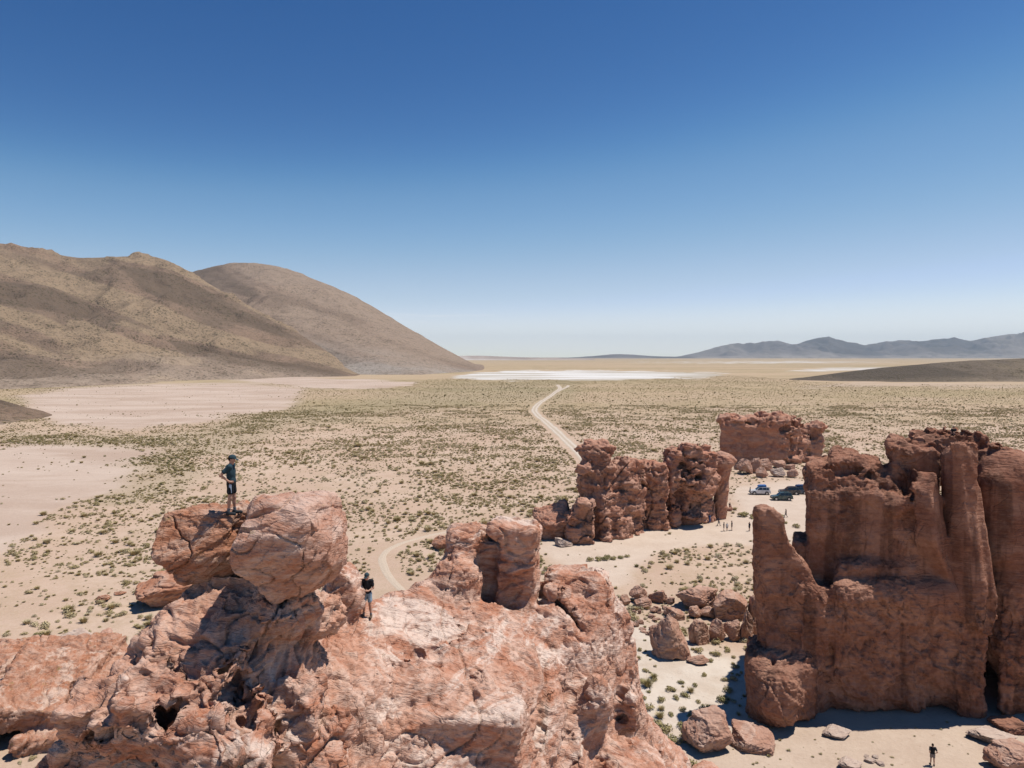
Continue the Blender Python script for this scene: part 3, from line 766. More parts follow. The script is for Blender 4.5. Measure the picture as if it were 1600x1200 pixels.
def outcrop():
    v = Vol((-15.5, 10.5, 9), (9.8, 38.5, 26.6), 0.105)
    ev = rbf_fit(cw)
    gx, gy = np.meshgrid(v.ax[0], v.ax[1], indexing='ij')
    H = ev(gx.astype(np.float64), gy.astype(np.float64))
    # steps and ledges along the bedding
    pp = np.stack([gx.ravel() / 3.1, gy.ravel() / 3.1, np.zeros(gx.size)], 1)
    H = H + 0.30 * ridged(pp, 3, 5).reshape(H.shape) - 0.10
    gxv, gyv = np.gradient(H, v.h, v.h)
    inv = 1 / np.sqrt(1 + np.clip(gxv ** 2 + gyv ** 2, 0, 9))
    v.f = ((v.ax[2][None, None] - H[:, :, None]) * inv[:, :, None]).astype(np.float32)
    # edge of the whole mass, sides
    B = lambda *a, **k: v.add(pbox(*a, **k), 0.35)
    # twin pinnacles at the back
    B(690, 770, 832, 960, 31.6, 2.6, r=0.5, taper=0.18, yaw=0.15)
    B(700, 745, 838, 880, 31.4, 1.6, r=0.3)
    v.add(ball(P(715, 905, 30.8), (1.15, 1.2, 1.0)), 0.6)
    v.add(ball(P(690, 925, 30.2), (0.9, 0.9, 0.55)), 0.5)
    v.add(pbox(776, 842, 842, 965, 31.0, 2.0, r=0.30, taper=0.05, yaw=-0.12, roll=0.04), 0.12)
    v.add(pbox(762, 845, 826, 858, 31.0, 2.1, r=0.28, yaw=-0.1, roll=0.06, chops=[((-0.8, -0.1, -0.7), 0.55)]), 0.1)
    v.add(box(P(774, 900, 32.4), (0.75, 0.8, 1.75), 0.2), 0.15)
    v.sub(box(P(773, 905, 30.9), (0.09, 0.55, 1.9), 0.06, roll=0.08), 0.08)
    # shoulder rock, right of the pinnacles
    B(850, 960, 902, 1060, 32.0, 2.4, r=0.6, yaw=-0.15)
    v.add(ball(P(872, 925, 31.6), (0.55, 0.6, 0.42)), 0.15)
    v.sub(box(P(893, 965, 30.6), (0.16, 1.3, 0.7), 0.1, yaw=0.5, roll=-0.5), 0.2)
    # block with a sheer front
    v.add(pbox(640, 822, 1118, 1300, 22.0, 2.7, r=0.2, yaw=-0.10, pitch=0.06), 0.2)
    # rib and gullies running down the right flank
    v.sub(cap(P(905, 1035, 28.8), P(890, 1230, 24.6), 0.35, 0.7), 0.4)
    v.sub(cap(P(850, 1000, 28.4), P(835, 1180, 23.8), 0.22, 0.4), 0.3)
    v.add(ball(P(930, 1105, 28.0), (0.7, 0.8, 1.3)), 0.5)
    v.add(ball(P(985, 1108, 30.0), (0.55, 0.8, 1.0)), 0.3)
    # knob low on the right
    v.add(box(P(982, 1222, 27.6), (1.2, 1.5, 1.25), 0.5, yaw=0.3, roll=0.12), 0.2)
    # support under the two balanced boulders, and the rock behind them
    v.add(ball(P(440, 950, 20.0), (0.95, 1.2, 0.75)), 0.4)
    v.add(pbox(292, 420, 892, 990, 20.3, 1.5, r=0.3), 0.3)
    v.add(ball(P(500, 962, 21.6), (0.8, 1.2, 0.75)), 0.3)
    v.add(pbox(500, 558, 892, 985, 25.0, 1.6, r=0.35, yaw=0.2, roll=0.3, chops=[((0.7, -0.1, 0.7), 0.5)]), 0.25)
    v.sub(cap(P(530, 956, 24.6), P(556, 950, 25.0), 0.15, 0.10), 0.15)
    # broken ground on the near left: blocks and dark clefts
    for (a, b_, d, sx, sy, sz, yw) in [(250, 1090, 17.3, .9, .8, .5, .3), (330, 1060, 18.0, .8, .7, .5, -.2), (210, 1130, 17.0, .7, .7, .55, .1), (400, 1120, 17.6, .7, .8, .5, .4),
                                  (300, 1150, 16.6, .8, .7, .5, -.4), (460, 1110, 18.4, .6, .7, .5, .2), (150, 1120, 17.6, .6, .6, .6, 0), (370, 1180, 16.4, .7, .7, .5, .6), (500, 1165, 18.6, .6, .8, .5, -.3)]:
        v.add(box(P(a, b_, d), (sx * 1.05, sy, sz * 1.1), 0.05, yaw=yw, pitch=0.32, roll=yw * 0.5, chops=[((0.6, -0.6, 0.5), 0.72), ((-0.7, -0.5, -0.4), 0.7)]), 0.06)
    for (a, b_, d, a2, b2, d2, r1, r2) in [(r[0], r[1], r[2], r[3], r[4], r[5], r[6] * 1.6, r[7] * 1.6) for r in [(350, 1035, 18.4, 372, 1140, 16.9, .20, .30), (195, 1125, 17.4, 330, 1135, 16.6, .16, .22), (185, 1010, 18.8, 235, 1060, 18.0, .2, .15),
                                     (330, 1110, 17.2, 470, 1135, 17.6, .16, .22), (150, 1090, 18, 150, 1180, 16.8, .14, .24), (430, 1075, 18.4, 470, 1190, 17.4, .16, .28), (250, 1060, 17.9, 300, 1110, 17.0, .2, .12),
                                     (520, 1080, 19.9, 540, 1200, 18.9, .12, .25), (600, 1160, 20.2, 520, 1190, 18.9, .2, .1), (560, 1130, 20.6, 640, 1130, 21.4, .15, .1)]]:
        v.sub(cap(P(a, b_, d), P(a2, b2, d2), r1, r2), 0.22)
    def big(p):
        left = sstep(-1.0, -5.5, p[:, 0]) * sstep(24.5, 20.5, p[:, 1])
        steep = 0.08 + 0.06 * left
        flat_ = np.exp(-(((p[:, 0] + 5.2) / 2.0) ** 2 + ((p[:, 1] - 27.6) / 1.6) ** 2))
        n = ridged(p / np.array((1.5, 1.5, 1.1), np.float32), 3, 21)
        return (1 - 0.85 * flat_) * (-steep * 0.5 * n + 0.25 * left * sstep(19.6, 18.6, p[:, 1]) * caves(p, 1.1, 33, 0.3, 0.9) + 0.16 * (1 - left) * caves(p, 0.7, 35, 0.55, 0.8))
    v.noise(big, 0.9)
    def mk(V):
        flat_ = np.exp(-(((V[:, 0] + 5.2) / 1.8) ** 2 + ((V[:, 1] - 27.4) / 1.4) ** 2))
        left = sstep(-1.0, -5.5, V[:, 0]) * sstep(24.5, 20.5, V[:, 1])
        return (1 - 0.8 * flat_) * (0.75 + 0.3 * left)
    root = empty('rock_outcrop', (-3, 24, 0), label='huge pink red rock outcrop filling the foreground below the two hikers', category='rock outcrop')
    o, V, Q = finish('summit', v, M_fore, 1.3, 0.17, 4, 1, None, strata=0.0, crack=0.9, fine=0.3, mask=mk)
    o.parent = root; o.matrix_parent_inverse = root.matrix_world.inverted(); o.location = -Vector(root.location)
    # the unseen foot of the outcrop, down to the plain
    w = Vol((-19, 8, -1.5), (12.5, 42, 13.5), 0.5)
    w.add(box((-3, 24, 5), (9.8, 12.3, 8.2), 1.8, taper=0.10), 0)
    w.add(box((-8, 18, 5), (6.5, 6.5, 8.2), 1.8, taper=0.10), 1)
    w.noise(lambda p: -0.9 * ridged(p / 5, 3, 60), 3)
    w.f = np.maximum(w.f, w.ax[2][None, None] - 11.5 - 0 * w.f)
    o2, _, _ = finish('foot', w, M_fore, 2.5, 0.7, 9, 0)
    o2.parent = root; o2.location = -Vector(root.location)
    return V, o
V_OUT, O_OUT = outcrop()

def top_z(V, x, y, r=0.12, q=85):
    m = (V[:, 0] - x) ** 2 + (V[:, 1] - y) ** 2 < r * r
    return float(np.percentile(V[m, 2], q)) if m.any() else None

# ---- 2. the two balanced boulders
def boulder_vol(c, half, r, chops, h, seed, yaw=0, pitch=0, roll=0, amp=0.05, wave=1.2, taper=0.0):
    c = np.array(c); hf = np.array(half); m = float(hf.max()) * 1.6
    v = Vol(c - m, c + m, h)
    v.add(box(c, half, r, yaw, pitch, roll, chops, taper))
    v.noise(lambda p: -amp * ridged(p / wave, 3, seed), 6 * h + amp * 2)
    return v
cL = P(320, 848, 21.1)
v = boulder_vol(cL, (1.10, 1.20, 1.0), 0.16, [((-0.75, -0.2, -0.65), 0.62), ((0.0, -0.9, 0.55), 0.62), ((0.35, -0.75, -0.5), 0.66), ((-0.9, -0.35, 0.25), 0.8), ((-0.5, 0.2, 0.85), 0.78), ((0.6, -0.7, 0.1), 0.72)], 0.055, 3, roll=0.04, yaw=0.1)
bL, VL, _ = finish('balanced_boulder', v, M_bould, 0.9, 0.08, 51, 1, strata=0.30, crack=1.6, loc=cL - np.array((0, 0, 1.0)), label='blocky orange boulder with layered face that the hiker stands on', category='boulder', group='boulders balanced on the outcrop')
VL = VL + (cL - np.array((0, 0, 1.0)))
cR = P(458, 858, 19.6)
v = boulder_vol(cR, (1.30, 1.25, 1.36), 0.22, [((0.75, -0.15, -0.65), 0.60), ((-0.75, -0.1, -0.65), 0.62), ((0.05, -0.85, -0.5), 0.58), ((0.8, -0.1, 0.6), 0.66), ((-0.2, -0.6, 0.75), 0.66), ((-0.85, -0.2, 0.45), 0.74), ((0.55, -0.8, 0.1), 0.74)], 0.06, 9)
bR, VR, _ = finish('balanced_boulder', v, M_bould2, 1.1, 0.07, 61, 1, strata=0.05, crack=1.6, loc=cR - np.array((0, 0, 1.5)), label='rounded pale topped boulder with lichen stains perched in front of standing hiker', category='boulder', group='boulders balanced on the outcrop')
cB = P(405, 812, 21.6)
v = boulder_vol(cB, (0.75, 0.7, 0.5), 0.28, [((0.5, -0.5, 0.7), 0.7)], 0.05, 5)
finish('boulder', v, M_bould, 0.6, 0.1, 66, 1, loc=cB - np.array((0, 0, .5)), label='small orange boulder wedged behind the rounded boulder at the hiker\'s feet', category='boulder')

# ---- 3. the great rock tower on the right
def tower():
    v = Vol((20, 58, -1.2), (53, 90, 28), 0.21)
    A = lambda k, *a, **kw: v.add(pbox(*a, **kw), k)
    # main wall
    A(0, 1258, 1480, 762, 1140, 66.5, 13, r=0.7, zmin=-1, pitch=0.05, yaw=-0.10)
    A(0.5, 1268, 1400, 742, 800, 67.2, 9, r=0.6, roll=0.03)
    A(0.5, 1300, 1380, 716, 770, 68.5, 8, r=0.6)
    A(0.4, 1395, 1475, 700, 775, 68.0, 9, r=0.5, roll=0.05)
    A(0.4, 1430, 1540, 686, 760, 71.0, 8, r=0.6, roll=-0.06)
    A(0.4, 1455, 1515, 678, 720, 72.5, 5, r=0.4, roll=0.10)
    A(0.3, 1500, 1575, 702, 745, 69.5, 7, r=0.5, roll=0.22)
    A(0.4, 1560, 1700, 728, 800, 74.0, 8, r=0.6)
    v.sub(pbox(1405, 1447, 752, 783, 65.0, 3.5, r=0.3, roll=0.05), 0.3)
    v.add(ball(P(1395, 790, 66.5), (1.6, 1.2, 0.9)), 0.3)
    # lower wall that bulges out, with an undercut foot
    A(0.8, 1292, 1548, 905, 1118, 64.2, 8, r=1.6, pitch=0.08)
    A(0.6, 1310, 1440, 880, 960, 65.2, 6, r=0.9)
    A(0.6, 1400, 1490, 830, 960, 65.6, 5, r=0.8)
    v.sub(cap(P(1330, 1152, 62.6), P(1560, 1158, 62.2), 1.5, 1.7), 0.9)
    # ledge line across the wall
    v.sub(cap(P(1250, 905, 65.2), P(1400, 895, 65.0), 0.35, 0.15), 0.5)
    v.sub(cap(P(1240, 876, 65.6), P(1262, 905, 65.3), 0.7, 0.5), 0.5)
    v.sub(cap(P(1258, 830, 66.2), P(1400, 842, 66.2), 0.10, 0.06), 0.2)
    # smooth slabs and columns on the right
    v.add(pbox(1428, 1480, 745, 935, 64.0, 4.5, r=0.25, yaw=0.60, pitch=-0.12, chops=[((-0.85, 0, -0.5), 0.35), ((-0.7, 0, 0.7), 0.75)]), 0.15)
    v.sub(cap(P(1474, 715, 65.5), P(1490, 905, 64.2), 0.85, 0.30), 0.3); v.sub(cap(P(1478, 740, 64.0), P(1491, 945, 63.2), 0.55, 0.15), 0.2)
    v.add(cap(P(1499, 716, 66.4), P(1516, 960, 65.0), 1.55, 1.9), 0.25)
    v.add(cap(P(1514, 830, 65.6), P(1528, 960, 64.6), 1.3, 1.6), 0.5)
    v.add(pbox(1484, 1520, 702, 860, 64.4, 3.4, r=0.3, yaw=0.60, pitch=-0.12), 0.3)
    v.add(cap(P(1577, 748, 68.2), P(1590, 1010, 66.6), 3.0, 3.3), 0.25)
    v.add(cap(P(1562, 760, 67.0), P(1566, 860, 66.5), 1.8, 1.8), 0.5)
    v.sub(cap(P(1549, 860, 63.8), P(1553, 1145, 62.6), 0.35, 0.7), 0.3)
    v.sub(cap(P(1526, 715, 66.0), P(1534, 800, 64.6), 0.8, 0.35), 0.3); v.sub(cap(P(1535, 800, 64.4), P(1547, 900, 63.4), 0.4, 0.5), 0.3)
    A(0.4, 1490, 1548, 930, 1140, 64.0, 7, r=0.7, zmin=-1)
    A(0.3, 1560, 1690, 985, 1140, 64.0, 9, r=0.9, zmin=-1, roll=0.12)
    A(0.3, 1600, 1720, 900, 1140, 66.0, 12, r=0.9, zmin=-1)
    # leaning spire and broken buttresses on the left
    v.add(pbox(1189, 1246, 868, 1010, 65.0, 2.4, r=0.3, taper=0.06, roll=-0.10), 0.3)
    v.add(pbox(1187, 1229, 797, 905, 65.0, 2.2, r=0.25, taper=0.06, roll=-0.05, chops=[((0.75, 0, 0.65), 0.78)]), 0.25)
    v.add(cap(P(1222, 842, 65.6), P(1246, 890, 65.8), 0.45, 0.8), 0.5)
    v.add(pbox(1212, 1300, 955, 1120, 64.6, 6, r=0.8, zmin=-1), 0.6)
    v.add(pbox(1248, 1302, 920, 1080, 64.2, 3.4, r=0.6, roll=0.10, chops=[((0.6, -0.6, 0.3), 0.7)]), 0.25)
    A(0.5, 1480, 1740, 770, 1140, 72.0, 12, r=1.0, zmin=-1)
    A(0.4, 1238, 1310, 850, 1000, 67.0, 5, r=0.6, zmin=0)
    v.add(ball(P(1252, 925, 65.6), (1.3, 1.3, 2.0)), 0.5)
    v.add(pbox(1166, 1290, 1030, 1140, 63.0, 7, r=1.6, zmin=-1), 0.6)
    v.add(ball(P(1215, 1090, 62.6), (2.2, 1.8, 2.6)), 0.8)
    v.sub(cap(P(1196, 990, 64.6), P(1206, 1035, 63.4), 0.6, 0.5), 0.5)
    v.sub(cap(P(1262, 1000, 63.6), P(1290, 900, 64.6), 0.25, 0.3), 0.3)
    def smooth_zone(p):
        px, py = PIX(p[:, 0].astype(np.float64), p[:, 1].astype(np.float64), p[:, 2].astype(np.float64))
        return sstep(1425, 1440, px) * sstep(1000, 900, py) * sstep(690, 715, py)
    def big(p):
        k = 1 - 0.85 * smooth_zone(p)
        topz = sstep(18, 21, p[:, 2])
        n = ridged(p / np.array((4.2, 4.2, 3.0), np.float32), 4, 71)
        lay = vnoise(np.stack([p[:, 0] / 9, p[:, 1] / 9, p[:, 2] / 0.8], 1), 72)
        return k * (-(0.12 + 0.30 * topz) * n - 0.05 * lay + 0.35 * topz * caves(p, 1.8, 75, 0.25, 1.0))
    v.noise(big, 2.0)
    root = empty('rock_tower', (36, 70, 0), label='tall shaded red rock tower with smooth fluted columns on its right side', category='rock tower')
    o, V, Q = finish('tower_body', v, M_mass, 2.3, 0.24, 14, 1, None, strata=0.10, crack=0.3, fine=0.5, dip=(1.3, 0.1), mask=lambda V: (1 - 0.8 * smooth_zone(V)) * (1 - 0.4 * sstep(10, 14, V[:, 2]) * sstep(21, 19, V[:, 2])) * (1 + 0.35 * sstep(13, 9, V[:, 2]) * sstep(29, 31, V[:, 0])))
    o.parent = root; o.location = -Vector(root.location)
    return V
V_TOW = tower()

# ---- 4. the broken wall in the middle distance
def midwall():
    v = Vol((4, 117, -1.2), (50, 166, 20.5), 0.38)
    A = lambda k, *a, **kw: v.add(pbox(*a, zmin=-1, **kw), k)
    A(0.0, 905, 1000, 735, 850, 127.5, 7, r=0.5, yaw=0.60)
    A(0.5, 908, 952, 712, 850, 126, 8, r=0.8)
    v.add(ball(P(930, 703, 129), (3.1, 2.8, 1.5)), 0.3)
    v.add(ball(P(915, 730, 127), (1.8, 2.2, 1.3)), 0.4)
    v.add(ball(P(945, 728, 127.5), (1.8, 2.0, 1.2)), 0.4)
    v.add(pbox(912, 952, 690, 714, 127.5, 5, r=0.7), 0.3)
    v.add(box(P(972, 716, 130), (1.0, 1.2, 0.5), 0.3), 0.2)
    A(0.4, 955, 1003, 722, 840, 128.5, 6, r=0.5, yaw=0.65)
    A(0.4, 925, 985, 775, 850, 125.2, 5, r=0.6, yaw=0.65, pitch=-0.12)
    A(0.3, 885, 929, 785, 858, 121.2, 4.5, r=0.7, chops=[((-0.75, -0.1, 0.6), 0.55), ((0.5, -0.2, 0.8), 0.8)])
    A(0.15, 1004, 1042, 726, 820, 133.5, 7, r=0.5, yaw=0.1)
    v.sub(pbox(1003, 1008, 740, 830, 130.5, 3.5, r=0.2), 0.2)
    A(0.15, 1035, 1056, 720, 815, 136, 5, r=0.3, yaw=0.65, pitch=-0.05)
    A(0.4, 1048, 1114, 725, 812, 139.5, 7, r=0.6, yaw=0.55)
    A(0.4, 1042, 1068, 706, 760, 139, 7, r=0.8)
    A(0.5, 1062, 1112, 698, 760, 140, 7, r=0.6, yaw=0.5, pitch=-0.1)
    for q in [(1055, 712, 138.6, 1.6), (1080, 704, 139, 1.7), (1100, 714, 139.5, 1.8), (1085, 730, 138.4, 1.6), (1103, 738, 138.5, 1.7), (1075, 748, 138, 1.5), (1098, 758, 137.8, 1.7), (1110, 727, 140, 1.5), (1062, 740, 138, 1.5)]:
        v.add(box(P(*q[:3]), (q[3] * 1.1, q[3], q[3] * 0.62), 0.25, yaw=q[0] * 1.7 % 1.2, roll=q[1] % 0.4 - 0.2), 0.2)
    v.sub(cap(P(1066, 735, 137), P(1068, 770, 136.6), 0.6, 0.5), 0.4)
    v.sub(ball(P(1086, 795, 137.2), (1.6, 2.2, 1.3)), 0.5)
    v.add(ball(P(1082, 806, 137.6), (1.6, 1.2, 0.7)), 0.3)
    # separate pillar, narrow at its foot
    v.add(cap(P(1127, 722, 144), P(1126, 802, 143.5), 2.3, 1.15), 0.0)
    v.add(ball(P(1133, 720, 144), (2.3, 2.2, 1.4)), 0.6)
    v.add(box((P(1127, 800, 143.5) + np.array((0, 0, -0.8))), (1.2, 1.2, 1.6), 0.4), 0.3)
    def big(p):
        sm_ = sstep(41.0, 42.0, p[:, 0])
        lay = ridged(p / np.array((6, 6, 2.0), np.float32), 3, 82)
        n = ridged(p / np.array((2.6, 2.6, 2.0), np.float32), 3, 81)
        return (1 - 0.8 * sm_) * (-0.10 * n - 0.14 * lay + 0.6 * caves(p, 2.6, 83, 0.3, 1.0))
    v.noise(big, 2.2)
    root = empty('rock_wall', (25, 132, 0), label='long broken red rock wall with a crumbling knobbed crest beyond the foreground outcrop', category='rock wall')
    o, V, Q = finish('wall_body', v, M_wall, 2.8, 0.42, 24, 1, strata=0.15, crack=1.2, dip=(0.1, 0.1), fine=0.6, mask=lambda V: 1 - 0.6 * sstep(41.0, 42.0, V[:, 0]))
    o.parent = root; o.location = -Vector(root.location)
midwall()
cD = P(866, 815, 127); cD[2] = 2.6
v = boulder_vol(cD, (3.4, 3.0, 2.6), 0.7, [((-0.7, -0.4, 0.6), 0.7), ((-0.8, -0.2, -0.5), 0.7), ((0.3, -0.8, -0.4), 0.7)], 0.3, 15, roll=-0.3, pitch=0.5, amp=0.12, wave=2.5)
finish('leaning_boulder', v, M_wall, 2.2, 0.3, 68, 1, loc=(cD[0], cD[1], 0), label='dark shaded boulder leaning against the left end of the broken wall', category='boulder')

# ---- 5. the far block
def farblock():
    v = Vol((58, 205, -1.5), (104, 245, 19.5), 0.34)
    A = lambda k, *a, **kw: v.add(pbox(*a, zmin=-1, **kw), k)
    A(0, 1127, 1208, 662, 730, 214, 14, r=0.8, yaw=-0.15, pitch=0.07)
    A(0.4, 1127, 1165, 654, 700, 213.6, 10, r=0.7, yaw=-0.15, pitch=0.05)
    A(0.5, 1178, 1232, 652, 735, 213.5, 14, r=1.2, yaw=0.3)
    A(0.5, 1190, 1245, 656, 715, 217, 13, r=1.0, yaw=0.5, pitch=-0.15)
    A(0.5, 1215, 1268, 672, 716, 219, 10, r=1.0, yaw=0.6, pitch=-0.2)
    A(0.3, 1262, 1289, 664, 716, 222, 9, r=1.6)
    for q in [(1135, 656, 216, 1.6), (1152, 657, 217, 1.4), (1175, 656, 217, 2.0), (1195, 651, 218, 2.2), (1212, 650, 219, 1.8), (1230, 655, 219, 1.9), (1243, 660, 220, 1.8), (1278, 664, 224, 1.7), (1222, 664, 216, 2.2), (1238, 672, 216.5, 2.0)]:
        v.add(ball(P(*q[:3]), (q[3] * 1.3, q[3] * 1.2, q[3] * 0.75)), 0.5)
    v.sub(ball(P(1226, 672, 214.5), (2.2, 2.0, 1.5)), 0.5)
    v.sub(ball(P(1272, 682, 221), (1.6, 2.2, 2.2)), 0.5)
    def big(p):
        topz = np.clip(sstep(9, 14, p[:, 2]) + sstep(79, 84, p[:, 0]), 0, 1)
        n = ridged(p / np.array((4.0, 4.0, 3.0), np.float32), 3, 91)
        return -(0.10 + 0.45 * topz) * n + topz * caves(p, 2.6, 93, 0.15, 1.0)
    v.noise(big, 2.5)
    root = empty('rock_block', (78, 222, 0), label='flat faced dark rock block standing farthest away behind the parked cars', category='rock formation')
    o, V, Q = finish('block_body', v, M_wall, 3.0, 0.34, 34, 0, strata=0.1, crack=0.6, dip=(0.0, 0.1), fine=0.6)
    o.parent = root; o.location = -Vector(root.location)
farblock()

# ---- 6. low rock mass at the left edge, on the plain
def leftmass():
    v = Vol((-62, 48, -1), (-33.5, 82, 7.5), 0.2)
    a = P(66, 1090, 62)
    v.add(box((-51, 62.2, 2.3), (11.5, 9.8, 0.95), 0.35, yaw=0.10, pitch=0.05, roll=-0.02, chops=[((0.85, -0.55, 0.0), 0.62)]))
    v.add(box((-48, 67.5, 0.6), (9, 5.2, 1.9), 0.5, yaw=0.1), 0.3)
    v.add(box((-43.2, 63.0, 2.9), (2.6, 5.2, 1.2), 0.3, yaw=0.35, pitch=0.16, roll=0.25), 0.15)
    v.add(box((-52, 66, 3.0), (5, 4, 1.1), 0.4, pitch=0.15, yaw=-0.1), 0.2)
    v.sub(cap((-47.5, 57, 3.6), (-43.5, 68, 4.2), 0.35, 0.25), 0.3)
    v.add(box((-40.6, 60, 0.2), (1.6, 3.2, 1.1), 0.4, yaw=0.4), 0.3)
    v.noise(lambda p: -0.14 * ridged(p / 3.2, 3, 95), 1.4)
    return finish('rock_ledge', v, M_bould, 2.0, 0.22, 44, 1, strata=0.15, crack=0.7, fine=0.5, loc=(-46, 63, 0), label='low tilted rock ledge with dark undercut at the bottom left edge', category='rock ledge')
leftmass()
# ------------------------------------------------------------------ loose boulders and rubble
def unit_rock(seed, chops_n=11, custom=None, n=22, sub=1):
    r_ = np.random.default_rng(seed)
    ch = custom
    if ch is None:
        ch = []
        for _ in range(chops_n):
            q = r_.normal(size=3); q /= np.linalg.norm(q); ch.append((tuple(q), r_.uniform(0.44, 0.66)))
    v = Vol((-0.8,) * 3, (0.8,) * 3, 1.6 / (n + 8))
    v.add(box((0, 0, 0), (0.5, 0.5, 0.5), 0.03, chops=ch, yaw=r_.uniform(0, 1.5), pitch=r_.uniform(-0.5, 0.5), roll=r_.uniform(-0.5, 0.5)) if custom is None else box((0, 0, 0), (0.5, 0.5, 0.5), 0.03, chops=ch))
    v.noise(lambda p: -0.018 * ridged(p / 0.4, 3, seed), 0.3)
    V, Q = v.mesh()
    for _ in range(sub): V, Q = subdivide(V, Q)
    V = rock_detail(V, Q, 0.34, 0.040, seed, 0.8, 0.4)
    lo, hi = V.min(0), V.max(0)
    V = (V - (lo + hi) / 2) / (hi - lo); V[:, 2] += 0.5
    me = mesh_from('stone', V, Q, True); me.materials.append(M_rub)
    return me
ROCKS = [unit_rock(100 + i) for i in range(8)]
R_POINT = unit_rock(120, custom=[((-0.75, -0.25, 0.6), 0.30), ((0.72, -0.35, 0.6), 0.34), ((0.1, 0.8, 0.6), 0.4), ((0.2, -0.9, 0.25), 0.62), ((-0.6, -0.75, 0), 0.6)], n=30)
R_WEDGE = unit_rock(121, custom=[((0.5, -0.2, 0.85), 0.30), ((-0.75, -0.55, 0.3), 0.55), ((0.3, -0.9, 0.2), 0.6), ((0.9, 0.2, 0.3), 0.75)], n=30)
R_SLAB = unit_rock(122, chops_n=6, n=26)
R_BIG = unit_rock(123, custom=[((0.6, -0.3, -0.75), 0.55), ((-0.7, -0.2, -0.6), 0.55), ((-0.6, -0.1, 0.75), 0.55), ((0.75, -0.4, 0.45), 0.68), ((0, -0.85, -0.4), 0.6), ((0.1, -0.7, 0.7), 0.66)], n=30)
R_HALF = unit_rock(124, custom=[((0.15, -0.98, 0.1), 0.35), ((-0.6, -0.3, 0.7), 0.62), ((0.6, 0.1, 0.75), 0.62), ((-0.8, 0.3, 0.3), 0.7), ((0.8, -0.5, -0.1), 0.62)], n=30)

def stone(px, py, w, h, me, mat, label, group=None, cat='boulder', name='boulder', depth=0.85, rz=None, sink=0.10, lift=0.0, thing=True):
    """px,py = middle of its foot in the photograph; w,h in photo pixels"""
    g = G(px, py); d = g[1]
    W_, H_ = w / FPX * d, h / FPX * d
    D_ = W_ * depth
    # seen from above, part of the height in the picture is the top surface
    slope = (CAMZ / d)
    H_ = max(H_ - D_ * slope * 0.75, H_ * 0.45) * 1.05
    o = bpy.data.objects.new(name, me); COL.objects.link(o)
    if o.material_slots:
        o.material_slots[0].link = 'OBJECT'; o.material_slots[0].material = mat
    x, y = g[0], g[1] + D_ * 0.4
    o.location = (x, y, gz(x, y) - sink * H_ + lift)
    o.rotation_euler = (random.uniform(-0.12, 0.12), random.uniform(-0.12, 0.12), random.uniform(-0.9, 0.9) if rz is None else rz)
    o.scale = (W_, D_, H_ * (1 + sink))
    o['label'] = label; o['category'] = cat
    if group: o['group'] = group
    return o

pile = 'boulders heaped between outcrop and rock tower'
S = lambda *a, **k: stone(*a, **k)
S(1053, 1030, 56, 78, R_POINT, M_rub, 'tall pointed boulder standing at the left front of the boulder heap', pile, rz=0.1)
S(1027, 1024, 15, 15, ROCKS[0], M_rub, 'small round stone in the shadow of the tall pointed boulder', pile)
S(1093, 1038, 34, 20, ROCKS[1], M_rub, 'flat low boulder on the sand just right of the pointed boulder\'s foot', pile)
S(1092, 954, 58, 46, R_BIG, M_rub, 'broad flat topped boulder at the back centre of the boulder heap', pile)
S(1088, 964, 22, 22, ROCKS[2], M_rub, 'small boulder wedged below the broad flat topped boulder, left of centre', pile)
S(1111, 965, 28, 22, ROCKS[3], M_rub, 'squat boulder wedged below the broad flat topped boulder, right of centre', pile)
S(1146, 968, 54, 50, R_HALF, M_rub, 'big cracked boulder at the right back of the boulder heap', pile, rz=-0.3)
S(1180, 966, 26, 44, ROCKS[4], M_rub, 'dark boulder behind the big cracked one at the heap\'s right end', pile)
S(1085, 1004, 15, 38, ROCKS[5], M_rub, 'narrow upright slab at the left end of the heap\'s front row', pile, rz=0.1)
S(1099, 1006, 28, 42, R_HALF, M_rub, 'upright split boulder, second from left in the heap\'s front row', pile, rz=0.25)
S(1122, 1003, 27, 40, ROCKS[6], M_rub, 'upright rounded boulder, third from left in the heap\'s front row', pile)
S(1147, 1001, 30, 38, ROCKS[7], M_rub, 'blocky boulder, fourth from left in the heap\'s front row', pile)
S(1169, 1000, 24, 54, R_POINT, M_rub, 'tall lit slab near the right end of the heap\'s front row', pile, rz=1.4)
S(1185, 994, 14, 36, ROCKS[1], M_rub, 'thin slab leaning at the right end of the heap\'s front row', pile)
S(1059, 967, 27, 22, R_WEDGE, M_rub, 'dark angular boulder above and behind the tall pointed one', pile)
S(1000, 941, 28, 28, ROCKS[3], M_rub, 'largest boulder of the small cluster beside the outcrop\'s right edge', pile)
S(1008, 950, 28, 20, ROCKS[5], M_rub, 'flat boulder in front of the cluster beside the outcrop\'s right edge', pile)
S(1030, 941, 30, 24, R_WEDGE, M_rub, 'slanted boulder at the right of the small cluster by the outcrop', pile, rz=2.6)
S(978, 946, 20, 20, ROCKS[6], M_rub, 'dark boulder at the left of the small cluster by the outcrop', pile)
S(1049, 944, 17, 14, ROCKS[0], M_rub, 'small boulder between the outcrop cluster and the broad flat topped boulder', pile)
S(1044, 961, 14, 16, ROCKS[2], M_rub, 'small upright stone behind the tip of the tall pointed boulder', pile)
for i in range(34):
    S(random.uniform(988, 1040), random.uniform(950, 992), random.uniform(5, 13), random.uniform(4, 10), random.choice(ROCKS), M_rub, 'small stone in the rubble left of the boulder heap', 'small rubble stones', cat='stone', name='stone')
S(1113, 1168, 72, 76, R_BIG, M_rub, 'large faceted boulder on white sand at the bottom, left of the wedge boulder', rz=0.3, sink=0.25)
